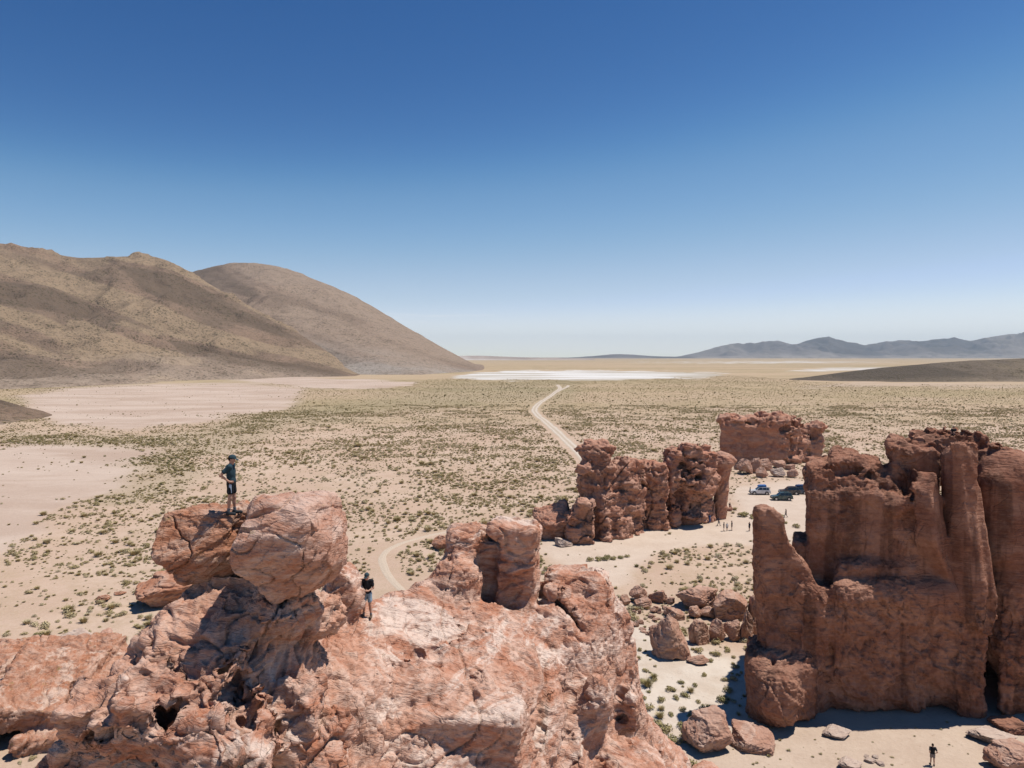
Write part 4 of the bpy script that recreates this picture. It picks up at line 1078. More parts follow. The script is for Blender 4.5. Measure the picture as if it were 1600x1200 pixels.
S(1185, 1168, 70, 52, R_WEDGE, M_rub, 'wedge shaped boulder lying before the rock tower\'s left foot', rz=-0.35)
S(1113, 1216, 58, 36, ROCKS[2], M_fore, 'pink boulder cut off by the bottom edge below the large faceted boulder')
S(1312, 1148, 44, 24, R_SLAB, M_palerock, 'pale cream boulder at the foot of the rock tower\'s shaded wall')
S(1332, 1198, 40, 26, R_SLAB, M_palerock, 'pale flat boulder at the bottom edge in front of the rock tower', rz=0.6)
for a, b_, w_ in ((1362, 1186, 18), (1378, 1190, 16), (1370, 1178, 12), (1355, 1176, 9)):
    S(a, b_, w_, w_ * 0.6, random.choice(ROCKS), M_palerock, 'small pale stone beside the flat boulder at the bottom edge', 'small pale stones at the bottom edge', cat='stone', name='stone')
S(1562, 1160, 70, 34, R_SLAB, M_palerock, 'pale slab lying at the tower\'s right foot', rz=0.2)
S(1592, 1206, 62, 62, R_BIG, M_rub, 'brown boulder in the bottom right corner')
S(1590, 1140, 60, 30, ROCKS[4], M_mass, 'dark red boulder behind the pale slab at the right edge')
S(252, 950, 98, 66, R_BIG, M_bould, 'long brown boulder on the plain below the balanced boulders, left', rz=0.5, depth=0.7)
S(157, 940, 26, 15, ROCKS[5], M_bould, 'small dark boulder on the plain left of the long brown boulder')
S(183, 928, 20, 9, ROCKS[1], M_bould, 'low dark stone between the two brown boulders on the left plain')
S(108, 1036, 62, 44, R_SLAB, M_palerock, 'pale pink slab on the ledge at the left edge', rz=0.4, lift=0.8)
S(150, 1030, 52, 50, ROCKS[7], M_fore, 'pink block behind the pale slab at the left edge', rz=0.2)
S(690, 864, 34, 26, ROCKS[6], M_bould, 'dark brown boulder on the plain left of the twin pinnacles')
S(712, 866, 20, 16, ROCKS[2], M_bould, 'small boulder between the dark brown boulder and the twin pinnacles')
S(860, 842, 34, 14, ROCKS[5], M_wall, 'flat reddish boulder at the left foot of the broken wall')
S(882, 858, 26, 16, R_WEDGE, M_palerock, 'pale tilted shard in the shade at the broken wall\'s left foot', rz=0.5)
S(953, 850, 12, 6, ROCKS[0], M_wall, 'low stone on the sand below the middle of the broken wall', cat='stone', name='stone')
S(996, 838, 8, 6, ROCKS[2], M_wall, 'tiny stone on the sand right of the low stone below the wall', cat='stone', name='stone')
S(1045, 824, 11, 6, ROCKS[3], M_wall, 'dark stone alone on the sand near the walking group', cat='stone', name='stone')
S(1086, 806, 22, 12, R_SLAB, M_palerock, 'cream fallen block at the foot of the knobbed crest')
S(1140, 798, 16, 7, ROCKS[4], M_wall, 'red stone beside the separate pillar that someone sits on')
far_r = [(1154, 735, 14, 9, 0, 'leftmost small boulder below the far block'), (1168, 742, 24, 22, 3, 'big orange boulder below the far block\'s flat face'), (1182, 740, 20, 22, 5, 'orange boulder second from left below the far block'),
         (1198, 736, 22, 17, 2, 'rounded boulder at the back centre of the far rubble'), (1193, 747, 20, 15, 6, 'split boulder at the front of the far rubble'), (1219, 733, 26, 13, 7, 'flat boulder against the far block\'s lit corner'),
         (1217, 746, 24, 15, 1, 'pale boulder at the front right of the far rubble'), (1237, 735, 16, 9, 4, 'low dark boulder at the right back of the far rubble'), (1241, 747, 18, 13, 5, 'last boulder at the right front of the far rubble')]
for a, b_, w_, h_, i, lb in far_r:
    S(a, b_, w_, h_ * 1.15, ROCKS[i], M_palerock if 'pale' in lb else M_rub, lb, 'rubble below the far block')

# ------------------------------------------------------------------ shrubs
def tussock(seed, kind):
    r_ = np.random.default_rng(seed)
    V, F = [], []
    def quad(c, u, v):
        i = len(V); V.extend([c - u - v, c + u - v, c + u * 0.6 + v, c - u * 0.6 + v]); F.append((i, i + 1, i + 2, i + 3))
    if kind == 'grass':
        for _ in range(170):
            a = r_.uniform(0, 2 * math.pi); rb = r_.uniform(0, 0.22); lean = r_.uniform(0.05, 0.5)
            b0 = np.array((math.cos(a) * rb, math.sin(a) * rb, 0)); dirv = np.array((math.cos(a) * lean, math.sin(a) * lean, r_.uniform(0.35, 0.62)))
            s_ = np.array((-math.sin(a), math.cos(a), 0)) * r_.uniform(0.012, 0.028)
            i = len(V); V.extend([b0 - s_, b0 + s_, b0 + dirv * 0.6 + s_, b0 + dirv * 0.6 - s_, b0 + dirv + np.array((math.cos(a), math.sin(a), -0.6)) * 0.06])
            F.append((i, i + 1, i + 2, i + 3)); F.append((i + 3, i + 2, i + 4, i + 4))
    else:
        lobes = [(r_.uniform(-0.24, 0.24), r_.uniform(-0.24, 0.24), r_.uniform(0.05, 0.22), r_.uniform(0.2, 0.32)) for _ in range(6)]
        for _ in range(300):
            lx, ly, lz, lr = lobes[r_.integers(6)]
            q = r_.normal(size=3); q /= np.linalg.norm(q); q[2] = abs(q[2]) if r_.random() < 0.8 else q[2]
            c = np.array((lx, ly, lz)) + q * lr * r_.uniform(0.65, 1.05); c[2] = max(c[2], 0.01)
            u = np.cross(q, r_.normal(size=3)); u /= np.linalg.norm(u) + 1e-6; w_ = np.cross(q, u) + q * r_.uniform(-0.5, 0.9); s_ = r_.uniform(0.025, 0.06)
            quad(c, u * s_ * 0.6, w_ * s_)
    V = np.array(V); tri = [f[:3] if len(set(f)) == 3 else f for f in F]
    me = bpy.data.meshes.new('desert_shrub'); me.from_pydata(V.tolist(), [], [tuple(f) for f in tri]); me.update()
    me.materials.append(M_shrub); return me
M_shrub, nt, b = nmat('shrub_leaves'); k = NB(nt)
t = k.attr('tint', 'INSTANCER')
rp = k.n('ShaderNodeValToRGB'); k.l(t, rp.inputs[0])
els = rp.color_ramp.elements
els[0].position = 0.0; els[0].color = (0.60, 0.50, 0.32, 1); els[1].position = 1.0; els[1].color = (0.15, 0.15, 0.055, 1)
for p_, c_ in ((0.3, (0.52, 0.41, 0.22, 1)), (0.6, (0.40, 0.315, 0.145, 1)), (0.8, (0.28, 0.24, 0.10, 1))):
    e = els.new(p_); e.color = c_
c = k.mix(k.ramp(k.noise(k.obj(), 6.0, 2), 0.35, 0.7, 0, 0.45), rp.outputs[0], (0.36, 0.29, 0.15))
k.l(c, b.inputs['Base Color']); b.inputs['Roughness'].default_value = 0.85
SHRUBS = [tussock(1, 'grass'), tussock(2, 'leaf'), tussock(3, 'leaf'), tussock(4, 'grass'), tussock(5, 'leaf')]

def near_track(x, y):
    m = np.zeros(len(x), bool)
    for c_, w_ in TRACKS:
        for q in c_: m |= (x - q[0]) ** 2 + (y - q[1]) ** 2 < (w_ + 1.0) ** 2
    return m

def scatter():
    r_ = np.random.default_rng(11)
    n = 800000
    a2, b2, c2 = 52.0 ** 2, 1500.0 ** 2, 480.0 ** 2
    d = np.where(r_.random(n) < 0.6, np.sqrt(a2 + r_.random(n) * (b2 - a2)), np.sqrt(a2 + r_.random(n) * (c2 - a2)))
    x = r_.uniform(-0.83, 0.83, n) * d; y = d
    # even density per square metre from the two draws
    pdf = 0.6 * 2 * d / (b2 - a2) + 0.4 * 2 * d / (c2 - a2) * (d < 480)
    dens_have = n * pdf / (1.66 * d)
    px, py, z = zones(x, y)
    base = 1.25 * (0.45 + 0.9 * sstep(-0.5, 0.6, z['w'])) * (0.30 + 1.2 * sstep(-0.35, 0.45, z['w2']))
    base = base * (1 + 0.5 * z['belt'])
    base = np.where(d > 500, base * np.interp(d, [500, 800, 1500], [0.8, 0.35, 0.15]), base)
    base = base * (1 - 0.985 * z['pan']) * (1 - z['salt']) * (1 - 0.96 * z['clear']) * (1 - z['lot'])
    base = np.where(z['gully'] > 0.4, 0.42 * (0.35 + 0.8 * sstep(-0.5, 0.3, z['w2'])), base)
    base = np.where(z['front'] > 0.5, 0.25, base)
    lft = (px < 330) & (py > 860)
    base = np.where(lft, base * 1.3, base)
    keep = (r_.random(n) < base / np.maximum(dens_have, 1e-6)) & ~near_track(x, y)
    foot = (((x + 3) / 11) ** 2 + ((y - 24) / 14) ** 2 < 1) | ((x > 25) & (x < 50) & (y > 64) & (y < 80)) | ((x > -58) & (x < -38) & (y > 56.5) & (y < 70))
    keep &= ~foot
    # nothing grows on the mountains' meshes
    edge = np.interp(px, [0, 300, 560, 660, 760, 900, 1080, 1240, 1340, 1700], [601, 600, 597, 594, 586, 582, 583, 593, 601, 604]) + z['w'] * 2.5
    keep &= py > edge
    x, y, px, py, d = (q[keep] for q in (x, y, px, py, d)); z = {a: b_[keep] for a, b_ in z.items()}
    n = len(x)
    size = np.clip(r_.lognormal(-0.76, 0.5, n), 0.18, 1.7) * np.interp(d, [60, 200, 450, 1000], [0.95, 0.95, 0.8, 0.8])
    size = size * np.where(r_.random(n) < 0.05, 1.7, 1.0)
    size = np.where(z['front'] > 0.5, r_.uniform(0.12, 0.38, n), size)
    size = np.where(z['gully'] > 0.4, size * r_.uniform(0.5, 1.5, n), size)
    tint = np.clip(0.24 + 0.19 * r_.normal(size=n) + 0.16 * z['w'] + 0.26 * z['belt'] + 0.10 * z['far'] * sstep(640, 606, py) + 0.30 * (z['gully'] > 0.4) + 0.3 * (z['clear'] > 0.4) + 0.14 * lft[keep], 0, 1)
    gh = ground_h(x, y) - 0.04
    # the largest in the picture stand as shrubs of their own
    grp = np.full(n, -1)
    grp[(z['gully'] > 0.4) & (px > 940) & (py > 955) & (py < 1215)] = 0
    grp[(grp < 0) & (z['front'] > 0.5) & (px > 1100) & (px < 1610) & (py > 1140) & (py < 1200)] = 1
    grp[(grp < 0) & (px > 0) & (px < 250) & (py > 955) & (py < 1015)] = 2
    info = [('green desert shrub on the white sand between the outcrop and the rock tower', 'shrubs in the sandy gully', 150),
            ('tiny plant dotting the open sand in front of the rock tower', 'tiny plants before the tower', 60),
            ('olive shrub on the plain just below the balanced boulders, far left', 'shrubs at the far left below the boulders', 85)]
    drop = np.zeros(n, bool)
    for g_, (lb, gr, mx) in enumerate(info):
        ids = np.nonzero(grp == g_)[0]
        ids = ids[np.argsort(-size[ids] / d[ids])]
        drop[ids] = True
        for i in ids[:mx]:
            o = bpy.data.objects.new('desert_shrub', SHRUBS[int(r_.integers(5))]); COL.objects.link(o)
            o.location = (x[i], y[i], gh[i]); o.rotation_euler = (0, 0, r_.uniform(0, 6.28)); s_ = size[i] * 1.1
            o.scale = (s_, s_, s_ * r_.uniform(0.75, 1.15)); o['tint'] = float(tint[i]); o['label'] = lb; o['category'] = 'shrub'; o['group'] = gr
    m = ~drop
    kinds = r_.integers(0, 5, n)
    src = {o.data.name: o for o in COL.objects if o.name.startswith('desert_shrub')}
    for kd in range(5):
        sel = m & (kinds == kd)
        so = next(o for o in COL.objects if o.type == 'MESH' and o.data == SHRUBS[kd])
        me = bpy.data.meshes.new('shrub_cover'); ns = int(sel.sum())
        me.vertices.add(ns); me.vertices.foreach_set('co', np.stack([x[sel], y[sel], gh[sel]], 1).astype(np.float32).ravel())
        for key, arr in (('tint', tint[sel]), ('scl', size[sel]), ('rot', r_.uniform(0, 6.28, ns))):
            a_ = me.attributes.new(key, 'FLOAT', 'POINT'); a_.data.foreach_set('value', arr.astype(np.float32))
        o = link('shrub_cover', me, None, kind='stuff', label='countless low olive and straw shrubs covering the plain', category='shrubs')
        ng = bpy.data.node_groups.new('shrub_scatter', 'GeometryNodeTree')
        ng.interface.new_socket('Geometry', in_out='INPUT', socket_type='NodeSocketGeometry'); ng.interface.new_socket('Geometry', in_out='OUTPUT', socket_type='NodeSocketGeometry')
        gi, go = ng.nodes.new('NodeGroupInput'), ng.nodes.new('NodeGroupOutput')
        ip = ng.nodes.new('GeometryNodeInstanceOnPoints'); oi = ng.nodes.new('GeometryNodeObjectInfo'); oi.inputs[0].default_value = so; oi.transform_space = 'ORIGINAL'
        oi.inputs['As Instance'].default_value = True
        na = ng.nodes.new('GeometryNodeInputNamedAttribute'); na.data_type = 'FLOAT'; na.inputs[0].default_value = 'scl'
        nr = ng.nodes.new('GeometryNodeInputNamedAttribute'); nr.data_type = 'FLOAT'; nr.inputs[0].default_value = 'rot'
        cx = ng.nodes.new('ShaderNodeCombineXYZ')
        ng.links.new(gi.outputs[0], ip.inputs['Points']); ng.links.new(oi.outputs['Geometry'], ip.inputs['Instance'])
        ng.links.new(na.outputs['Attribute'], ip.inputs['Scale']); ng.links.new(nr.outputs['Attribute'], cx.inputs[2]); ng.links.new(cx.outputs[0], ip.inputs['Rotation'])
        ng.links.new(ip.outputs[0], go.inputs[0])
        md = o.modifiers.new('scatter', 'NODES'); md.node_group = ng

scatter()

def shrub(px, py, size, label, group, tint=0.7):
    g = G(px, py); x, y = float(g[0]), float(g[1])
    o = bpy.data.objects.new('desert_shrub', SHRUBS[random.choice((1, 2, 4))]); COL.objects.link(o)
    o.location = (x, y, gz(x, y) - 0.04); o.rotation_euler = (0, 0, random.uniform(0, 6.28)); o.scale = (size, size, size * random.uniform(0.75, 1.0))
    o['tint'] = tint + random.uniform(-0.15, 0.12); o['label'] = label; o['category'] = 'shrub'; o['group'] = group
for a, b_, s_ in ((1080, 1126, 1.6), (1095, 1114, 1.9), (1050, 1152, 1.7), (1028, 1130, 1.6), (1040, 1137, 1.8), (1074, 1147, 1.9), (1100, 1102, 1.2), (1140, 1074, 1.3), (1128, 1090, 1.5), (1015, 1102, 1.3),
                  (1052, 1170, 1.4), (1062, 1192, 1.8), (1082, 1188, 1.6), (1002, 1062, 1.1), (1045, 1072, 1.2), (1070, 1082, 1.3), (1056, 1086, 1.0), (1120, 1022, 1.3), (1136, 1016, 1.2), (1110, 1032, 1.0), (1166, 1012, 1.3),
                  (1010, 1045, 1.0), (1022, 1058, 0.9), (1034, 1090, 1.1), (1018, 1120, 1.2), (1065, 1062, 0.9), (1085, 1066, 0.8), (1100, 1052, 0.9), (1150, 1040, 1.0), (1048, 1110, 0.9), (1064, 1128, 1.4), (1005, 1085, 0.9), (1090, 1090, 0.8)):
    shrub(a, b_, s_, 'green desert shrub on the white sand between the outcrop and the rock tower', 'shrubs in the sandy gully')
for a, b_, s_ in ((922, 880, 1.6), (934, 879, 1.7), (946, 878, 1.8), (958, 877, 1.6), (970, 875, 1.6), (980, 873, 1.3), (950, 874, 1.4)):
    shrub(a, b_, s_, 'green shrub in the low row on the clearing below the broken wall', 'shrub row on the clearing', 0.8)
for a, b_, s_ in ((846, 882, 1.5), (853, 894, 1.6), (848, 900, 1.3), (860, 890, 1.1), (842, 890, 1.4)):
    shrub(a, b_, s_, 'green shrub beside the twin pinnacles\' right side on the clearing', 'shrubs beside the twin pinnacles', 0.8)
for a, b_, s_ in ((1158, 806, 2.6), (1164, 805, 2.4), (1176, 808, 2.6), (1182, 809, 2.0), (1243, 820, 2.0), (1221, 805, 1.6), (1228, 815, 1.4)):
    shrub(a, b_, s_, 'wide green shrub on the sand between the walkers and the cars', 'shrubs near the walkers', 0.75)
# ------------------------------------------------------------------ people
import bmesh
SKIN = flat('skin', (0.46, 0.255, 0.175), 0.6, 0.3)
def A3(*q): return np.array(q, np.float32)

def stand_pose():
    J = {}
    for s, n in ((1, 'L'), (-1, 'R')):
        J['hip' + n] = A3(0, .09 * s, .92); J['kn' + n] = A3(.02, .10 * s, .50); J['an' + n] = A3(-.02, .11 * s, .085); J['toe' + n] = A3(.15, .125 * s, .04)
        J['sh' + n] = A3(-.01, .18 * s, 1.43); J['el' + n] = A3(-.03, .235 * s, 1.15); J['wr' + n] = A3(.05, .25 * s, .91); J['hd' + n] = A3(.10, .24 * s, .80)
    J['pel'] = A3(0, 0, .95); J['ch'] = A3(-.005, 0, 1.28); J['nk'] = A3(.0, 0, 1.46); J['head'] = A3(.03, 0, 1.635); J['look'] = 0.0
    return J

def hips_pose():
    J = stand_pose()
    for s, n in ((1, 'L'), (-1, 'R')):
        J['el' + n] = A3(-.215, .275 * s, 1.20); J['wr' + n] = A3(-.005, .215 * s, 1.015); J['hd' + n] = A3(.085, .165 * s, .985)
    J['knL'] = A3(.05, .10, .50); J['anL'] = A3(.05, .115, .085); J['toeL'] = A3(.22, .13, .04)
    J['knR'] = A3(-.01, -.10, .50); J['anR'] = A3(-.06, -.11, .085); J['toeR'] = A3(.11, -.14, .04)
    J['look'] = 0.35
    return J

def hold_pose():
    J = stand_pose()
    for s, n in ((1, 'L'), (-1, 'R')):
        J['el' + n] = A3(-.02, .235 * s, 1.16); J['wr' + n] = A3(.20, .10 * s, 1.10); J['hd' + n] = A3(.265, .03 * s, 1.125)
        J['kn' + n] = A3(.03, .12 * s, .50); J['an' + n] = A3(.0, .15 * s, .085); J['toe' + n] = A3(.16, .18 * s, .04)
    J['look'] = 0.45
    return J

def walk_pose():
    J = stand_pose()
    J['knL'] = A3(.17, .09, .52); J['anL'] = A3(.24, .09, .10); J['toeL'] = A3(.40, .09, .07)
    J['knR'] = A3(-.06, -.09, .50); J['anR'] = A3(-.28, -.09, .13); J['toeR'] = A3(-.13, -.09, .04)
    J['elL'] = A3(-.14, .23, 1.18); J['wrL'] = A3(-.16, .24, .95); J['hdL'] = A3(-.14, .23, .85)
    J['elR'] = A3(.08, -.23, 1.18); J['wrR'] = A3(.22, -.22, 1.0); J['hdR'] = A3(.29, -.21, .93)
    return J

def sit_pose():
    J = stand_pose()
    for n_ in list(J):
        if n_ != 'look': J[n_] = J[n_] - A3(0, 0, .78)
    for s, n in ((1, 'L'), (-1, 'R')):
        J['hip' + n] = A3(0, .09 * s, .14); J['kn' + n] = A3(.36, .12 * s, .34); J['an' + n] = A3(.44, .12 * s, -.02 + .02); J['toe' + n] = A3(.60, .13 * s, -.02)
        J['el' + n] = A3(.14, .24 * s, .42); J['wr' + n] = A3(.33, .14 * s, .42); J['hd' + n] = A3(.38, .08 * s, .41)
    J['pel'] = A3(0, 0, .16); J['ch'] = A3(.06, 0, .50); J['nk'] = A3(.10, 0, .68); J['head'] = A3(.14, 0, .855)
    return J

def tag_unit(v): return v / (np.linalg.norm(v) + 1e-9)

def figure_meshes(J, h, hands=True, female=False, hat=True, shorts=True):
    pts = np.array([v for k_, v in J.items() if k_ != 'look'])
    lo, hi = pts.min(0) - 0.22, pts.max(0) + 0.25
    lo[2] = pts[:, 2].min() - 0.12
    out = {}
    B = Vol(lo, hi, h); k = 0.035
    hd = J['head']; ca, sa = math.cos(J['look']), math.sin(J['look'])
    def H(x, y, z): return hd + A3(x * ca + z * sa, y, -x * sa + z * ca)
    pit = 0
    B.add(ball(hd + A3(0, 0, .015), (.096, .076, .108)), k); B.add(ball(H(.025, 0, -.055), (.066, .056, .062)), k)
    B.add(cap(H(.092, 0, .005), H(.110, 0, -.028), .011, .015), .012)                      # nose
    B.add(ball(H(.083, 0, -.068), (.016, .026, .009)), .008)                               # lips
    B.add(ball(H(.075, 0, -.098), (.022, .024, .02)), .02)                                 # chin
    for s in (1, -1):
        B.add(ball(H(-.005, .078 * s, -.008), (.022, .010, .032)), .008)                   # ear
        B.sub(ball(H(.090, .031 * s, .012), (.012, .014, .009)), .012)                     # eye socket
    B.add(cap(J['nk'] - A3(0, 0, .03), hd + A3(-.015, 0, -.06), .056, .052), k)
    wch, wp = (.135, .145) if not female else (.115, .15)
    B.add(ball(J['ch'], (.105, wch + .02, .20)), .05); B.add(ball((J['ch'] + J['pel']) / 2, (.09, .12 if not female else .105, .18)), .06)
    B.add(ball(J['pel'], (.10, wp, .12)), .06)
    B.add(cap(J['shL'], J['shR'], .062), .06)
    leg, arm = {}, {}
    for n in 'LR':
        hp, kn, an, toe = (J[q + n] for q in ('hip', 'kn', 'an', 'toe'))
        B.add(cap(hp, kn, .083, .055), .04); B.add(cap(kn, an, .051, .036), .03)
        back = tag_unit(np.cross(np.cross(kn - an, toe - an), kn - an)); mid = an + (kn - an) * .66
        B.add(ball(mid - back * .018, (.05, .046, .105)), .03)
        B.add(cap(an - A3(0, 0, .035), toe, .036, .032), .02)
        sh, el, wr, hn = (J[q + n] for q in ('sh', 'el', 'wr', 'hd'))
        B.add(cap(sh, el, .052, .040), .035); B.add(cap(el, wr, .040, .027), .02)
        u = tag_unit(hn - wr); s_ = A3(0, 1 if n == 'R' else -1, 0); nr = tag_unit(np.cross(u, np.cross(s_, u) + 1e-4)); side = tag_unit(np.cross(u, nr))
        B.add(cap(wr, wr + u * .075, .026, .030), .012)
        if hands:
            for f, (off, ln) in enumerate(((-.030, .070), (-.010, .080), (.010, .075), (.029, .058))):
                b0 = wr + u * .085 + side * off
                m1 = b0 + tag_unit(u + nr * .35) * ln * .55; m2 = m1 + tag_unit(u + nr * 1.0) * ln * .5
                B.add(cap(b0, m1, .0105, .0095), .003); B.add(cap(m1, m2, .0095, .0085), .003)
            t0 = wr + u * .03 - side * .028; t1 = t0 + tag_unit(u * .7 - side * .7 + nr * .3) * .045
            B.add(cap(t0, t1, .013, .011), .008); B.add(cap(t1, t1 + tag_unit(u + nr * .4) * .032, .011, .009), .004)
        else:
            B.add(cap(wr + u * .06, wr + u * .15, .028, .018), .01)
        leg[n] = (hp, kn, an, toe); arm[n] = (sh, el, wr)
    out['body'] = B.mesh()
    def cloth(build, cut=None):
        C = Vol(lo, hi, h); build(C)
        if cut is not None: C.f = np.maximum(C.f, cut(*C.xyz(tuple(slice(0, q) for q in C.n))) + 0 * C.f)
        C.noise(lambda p: 0.005 * fbm(p / 0.07, 2, 5), 0.04)
        return C.mesh()
    g = .018
    def shirt(C):
        C.add(ball(J['ch'], (.105 + g, wch + .02 + g, .21)), .05); C.add(ball((J['ch'] + J['pel']) / 2, (.10 + g, .125 + g, .20)), .06)
        C.add(cap(J['pel'] + A3(0, -.05, .03), J['pel'] + A3(0, .05, .03), .105 + g * .6), .06)
        C.add(cap(J['shL'], J['shR'], .062 + g), .05)
        C.add(cap(J['nk'] - A3(0, 0, .06), J['nk'] - A3(0, 0, .035), .06 + g), .03)
        for n in 'LR': C.add(cap(arm[n][0], arm[n][0] * .42 + arm[n][1] * .58, .052 + g, .05 + g), .03)
    up = tag_unit(J['ch'] - J['pel']); pz = J['pel'] - up * .055
    out['shirt'] = cloth(shirt, lambda x, y, z: -((x - pz[0]) * up[0] + (y - pz[1]) * up[1] + (z - pz[2]) * up[2]))
    frac = .58 if shorts else .97
    def bottoms(C):
        C.add(ball(J['pel'] - up * .01, (.105 + g, wp + g, .125)), .05)
        for n in 'LR':
            hp, kn, an, toe = leg[n]
            C.add(cap(hp, hp + (kn - hp) * frac, .083 + g, (.085 if shorts else .055 + g) + g * .4), .04)
            if not shorts: C.add(cap(kn, an + A3(0, 0, .02), .055 + g, .048), .03)
    def cutb(x, y, z):
        q = ((x - pz[0]) * up[0] + (y - pz[1]) * up[1] + (z - pz[2]) * up[2]) - .12
        return q
    out['shorts' if shorts else 'trousers'] = cloth(bottoms, cutb)
    for n in 'LR':
        hp, kn, an, toe = leg[n]; fw = tag_unit((toe - an) * A3(1, 1, 0))
        def shoe(C):
            C.add(cap(an - fw * .035 - A3(0, 0, .035), toe + fw * .02 - A3(0, 0, .004), .048, .042), .02)
            C.add(cap(an - A3(0, 0, .02), an + A3(0, 0, .012), .047, .045), .02)
        zmin = min(an[2], toe[2]) - .078
        out['shoe' + n] = cloth(shoe, lambda x, y, z: zmin - z)
        out['sock' + n] = cloth(lambda C: C.add(cap(an + A3(0, 0, .0), an + (kn - an) * .22, .043, .045), .01))
    def hair(C):
        C.add(ball(hd + A3(-.014, 0, .028), (.100, .084, .108)), .02)
        if female: C.add(cap(H(-.085, 0, -.02), H(-.12, 0, -.16), .04, .022), .03)
    out['hair'] = cloth(hair, lambda x, y, z: (x - hd[0]) * .75 - (z - hd[2]) * .66 - .012)
    if hat:
        def capf(C):
            C.add(ball(H(-.004, 0, .045), (.111, .092, .100)), .0)
            C.add(box(H(.125, 0, .050), (.062, .062, .009), .008, pitch=0, roll=J['look'] + .12), .02)
        out['cap'] = cloth(capf, lambda x, y, z: -((z - hd[2] - .038) * ca + (x - hd[0]) * sa))
    return out

def person(label, loc, rz, parts, mats, scale=1.0, group=None):
    e = empty('person', loc, rz, label=label, category='person')
    if group: e['group'] = group
    e.scale = (scale,) * 3
    for key, me in parts.items():
        nm = key[:-1] if key[-1] in 'LR' else key
        if nm not in mats: continue
        o = bpy.data.objects.new(nm, me); COL.objects.link(o); o.parent = e
        if not len(me.materials): me.materials.append(SKIN)
        o.material_slots[0].link = 'OBJECT'; o.material_slots[0].material = mats[nm]
    return e

def meshes(J, h, **kw):
    return {q: mesh_from(q, *(lambda V, Q: (smooth(V, Q, 1, 0.4), Q))(*vq)) for q, vq in figure_meshes(J, h, **kw).items() if len(vq[0])}

CL = {}
def cl(name, col):
    if name not in CL: CL[name] = flat(name, col, 0.85, 0.15)
    return CL[name]
BLACK = cl('black_cloth', (0.018, 0.019, 0.023)); TEAL = cl('dark_teal_cloth', (0.028, 0.055, 0.070)); NAVY = cl('navy_cloth', (0.012, 0.018, 0.040))
SLATE = cl('slate_cap', (0.035, 0.062, 0.075)); GREY = cl('grey_cloth', (0.15, 0.16, 0.175)); DENIM = cl('pale_denim', (0.26, 0.36, 0.44)); BLUE = cl('blue_cloth', (0.06, 0.13, 0.32))
REDC = cl('red_cloth', (0.36, 0.05, 0.035)); WHITEC = cl('white_cloth', (0.7, 0.7, 0.68)); BROWN = cl('brown_shoe', (0.11, 0.075, 0.05)); HAIR = cl('dark_hair', (0.03, 0.02, 0.014)); DKG = cl('dark_grey_shoe', (0.035, 0.04, 0.045))
KHAKI = cl('grey_shorts', (0.20, 0.17, 0.165)); STRIPE = cl('pale_blue_panel', (0.42, 0.5, 0.62))

# the hiker on the boulder
f = P(362, 796, 20.7); tz = top_z(VL, f[0], f[1], 0.14, 90)
man = person('person in dark teal shirt and black shorts standing hands on hips on boulder', (f[0], f[1], (tz if tz else f[2]) + 0.0), math.radians(4), meshes(hips_pose(), 0.0085), dict(body=SKIN, shirt=TEAL, shorts=BLACK, shoe=DKG, sock=GREY, hair=HAIR, cap=SLATE), 1.0)
pv_ = Vol((-.08, -.20, .66), (.10, -.06, .92), 0.008)
pv_.add(cap((.012, -.098, .90), (.02, -.112, .68), .096, .100))
pv_.f = np.maximum(pv_.f, np.maximum(pv_.ax[1][None, :, None] + .165, np.abs(pv_.ax[0][:, None, None] - .025) - .033) + 0 * pv_.f)
Vp, Qp = pv_.mesh()
link('shorts_panel', mesh_from('shorts_panel', Vp, Qp), STRIPE, man, label='pale blue side panel of the shorts')
# the hiker on the shelf
cam_p = np.array((0, 0, CAMZ)); dv = P(574, 964, 20) - cam_p
ok_, hit, nrm_, _ = O_OUT.ray_cast(Vector(cam_p), Vector(dv).normalized())
f = np.array(hit) if ok_ else P(574, 966, 27.0); tz = float(f[2]) - 0.01
HO = meshes(hold_pose(), 0.0085, female=True)
person('person in black shirt and pale denim shorts standing on the outcrop\'s bleached shelf', (f[0], f[1], tz if tz else f[2]), math.radians(-96), HO, dict(body=SKIN, shirt=BLACK, shorts=DENIM, shoe=BROWN, sock=GREY, hair=HAIR, cap=SLATE), 0.965)
# far figures
STN = meshes(stand_pose(), 0.017, hands=False); WK = meshes(walk_pose(), 0.017, hands=False, shorts=False); HP = meshes(hips_pose(), 0.017, hands=False); SI = meshes(sit_pose(), 0.02, hands=False, shorts=False)
def far_person(px, py, parts, rz, label, shirt, legs, cap_=None, scale=1.0):
    g = G(px, py); x, y = float(g[0]), float(g[1])
    m = dict(body=SKIN, shirt=shirt, shorts=legs, trousers=legs, shoe=DKG, hair=HAIR)
    if cap_ is not None: m['cap'] = cap_
    return person(label, (x, y, gz(x, y)), rz, parts, m, scale, 'visitors walking on the sand' if py < 900 else None)
far_person(1457, 1188.5, HP, math.radians(75), 'person in black shirt and grey shorts alone on the sand before the tower', BLACK, KHAKI, None, 1.03)
far_person(1109, 814.5, WK, math.radians(20), 'person in blue striding nearest the broken wall', BLUE, BLUE)
far_person(1123, 818.5, WK, math.radians(-40), 'person in navy walking second from the broken wall', NAVY, GREY)
far_person(1131, 826, STN, math.radians(-20), 'person in black at the left of the standing trio on sand', BLACK, NAVY)
far_person(1136, 825.5, STN, math.radians(80), 'person in pale shirt in the middle of the standing trio', WHITEC, GREY, scale=0.9)
far_person(1143.5, 824.5, STN, math.radians(170), 'tall person in dark clothes at the right of the standing trio', BLACK, BLACK, scale=1.08)
far_person(1171, 825.5, STN, math.radians(200), 'person in dark clothes alone beside the leaning spire\'s tip', NAVY, BLACK)
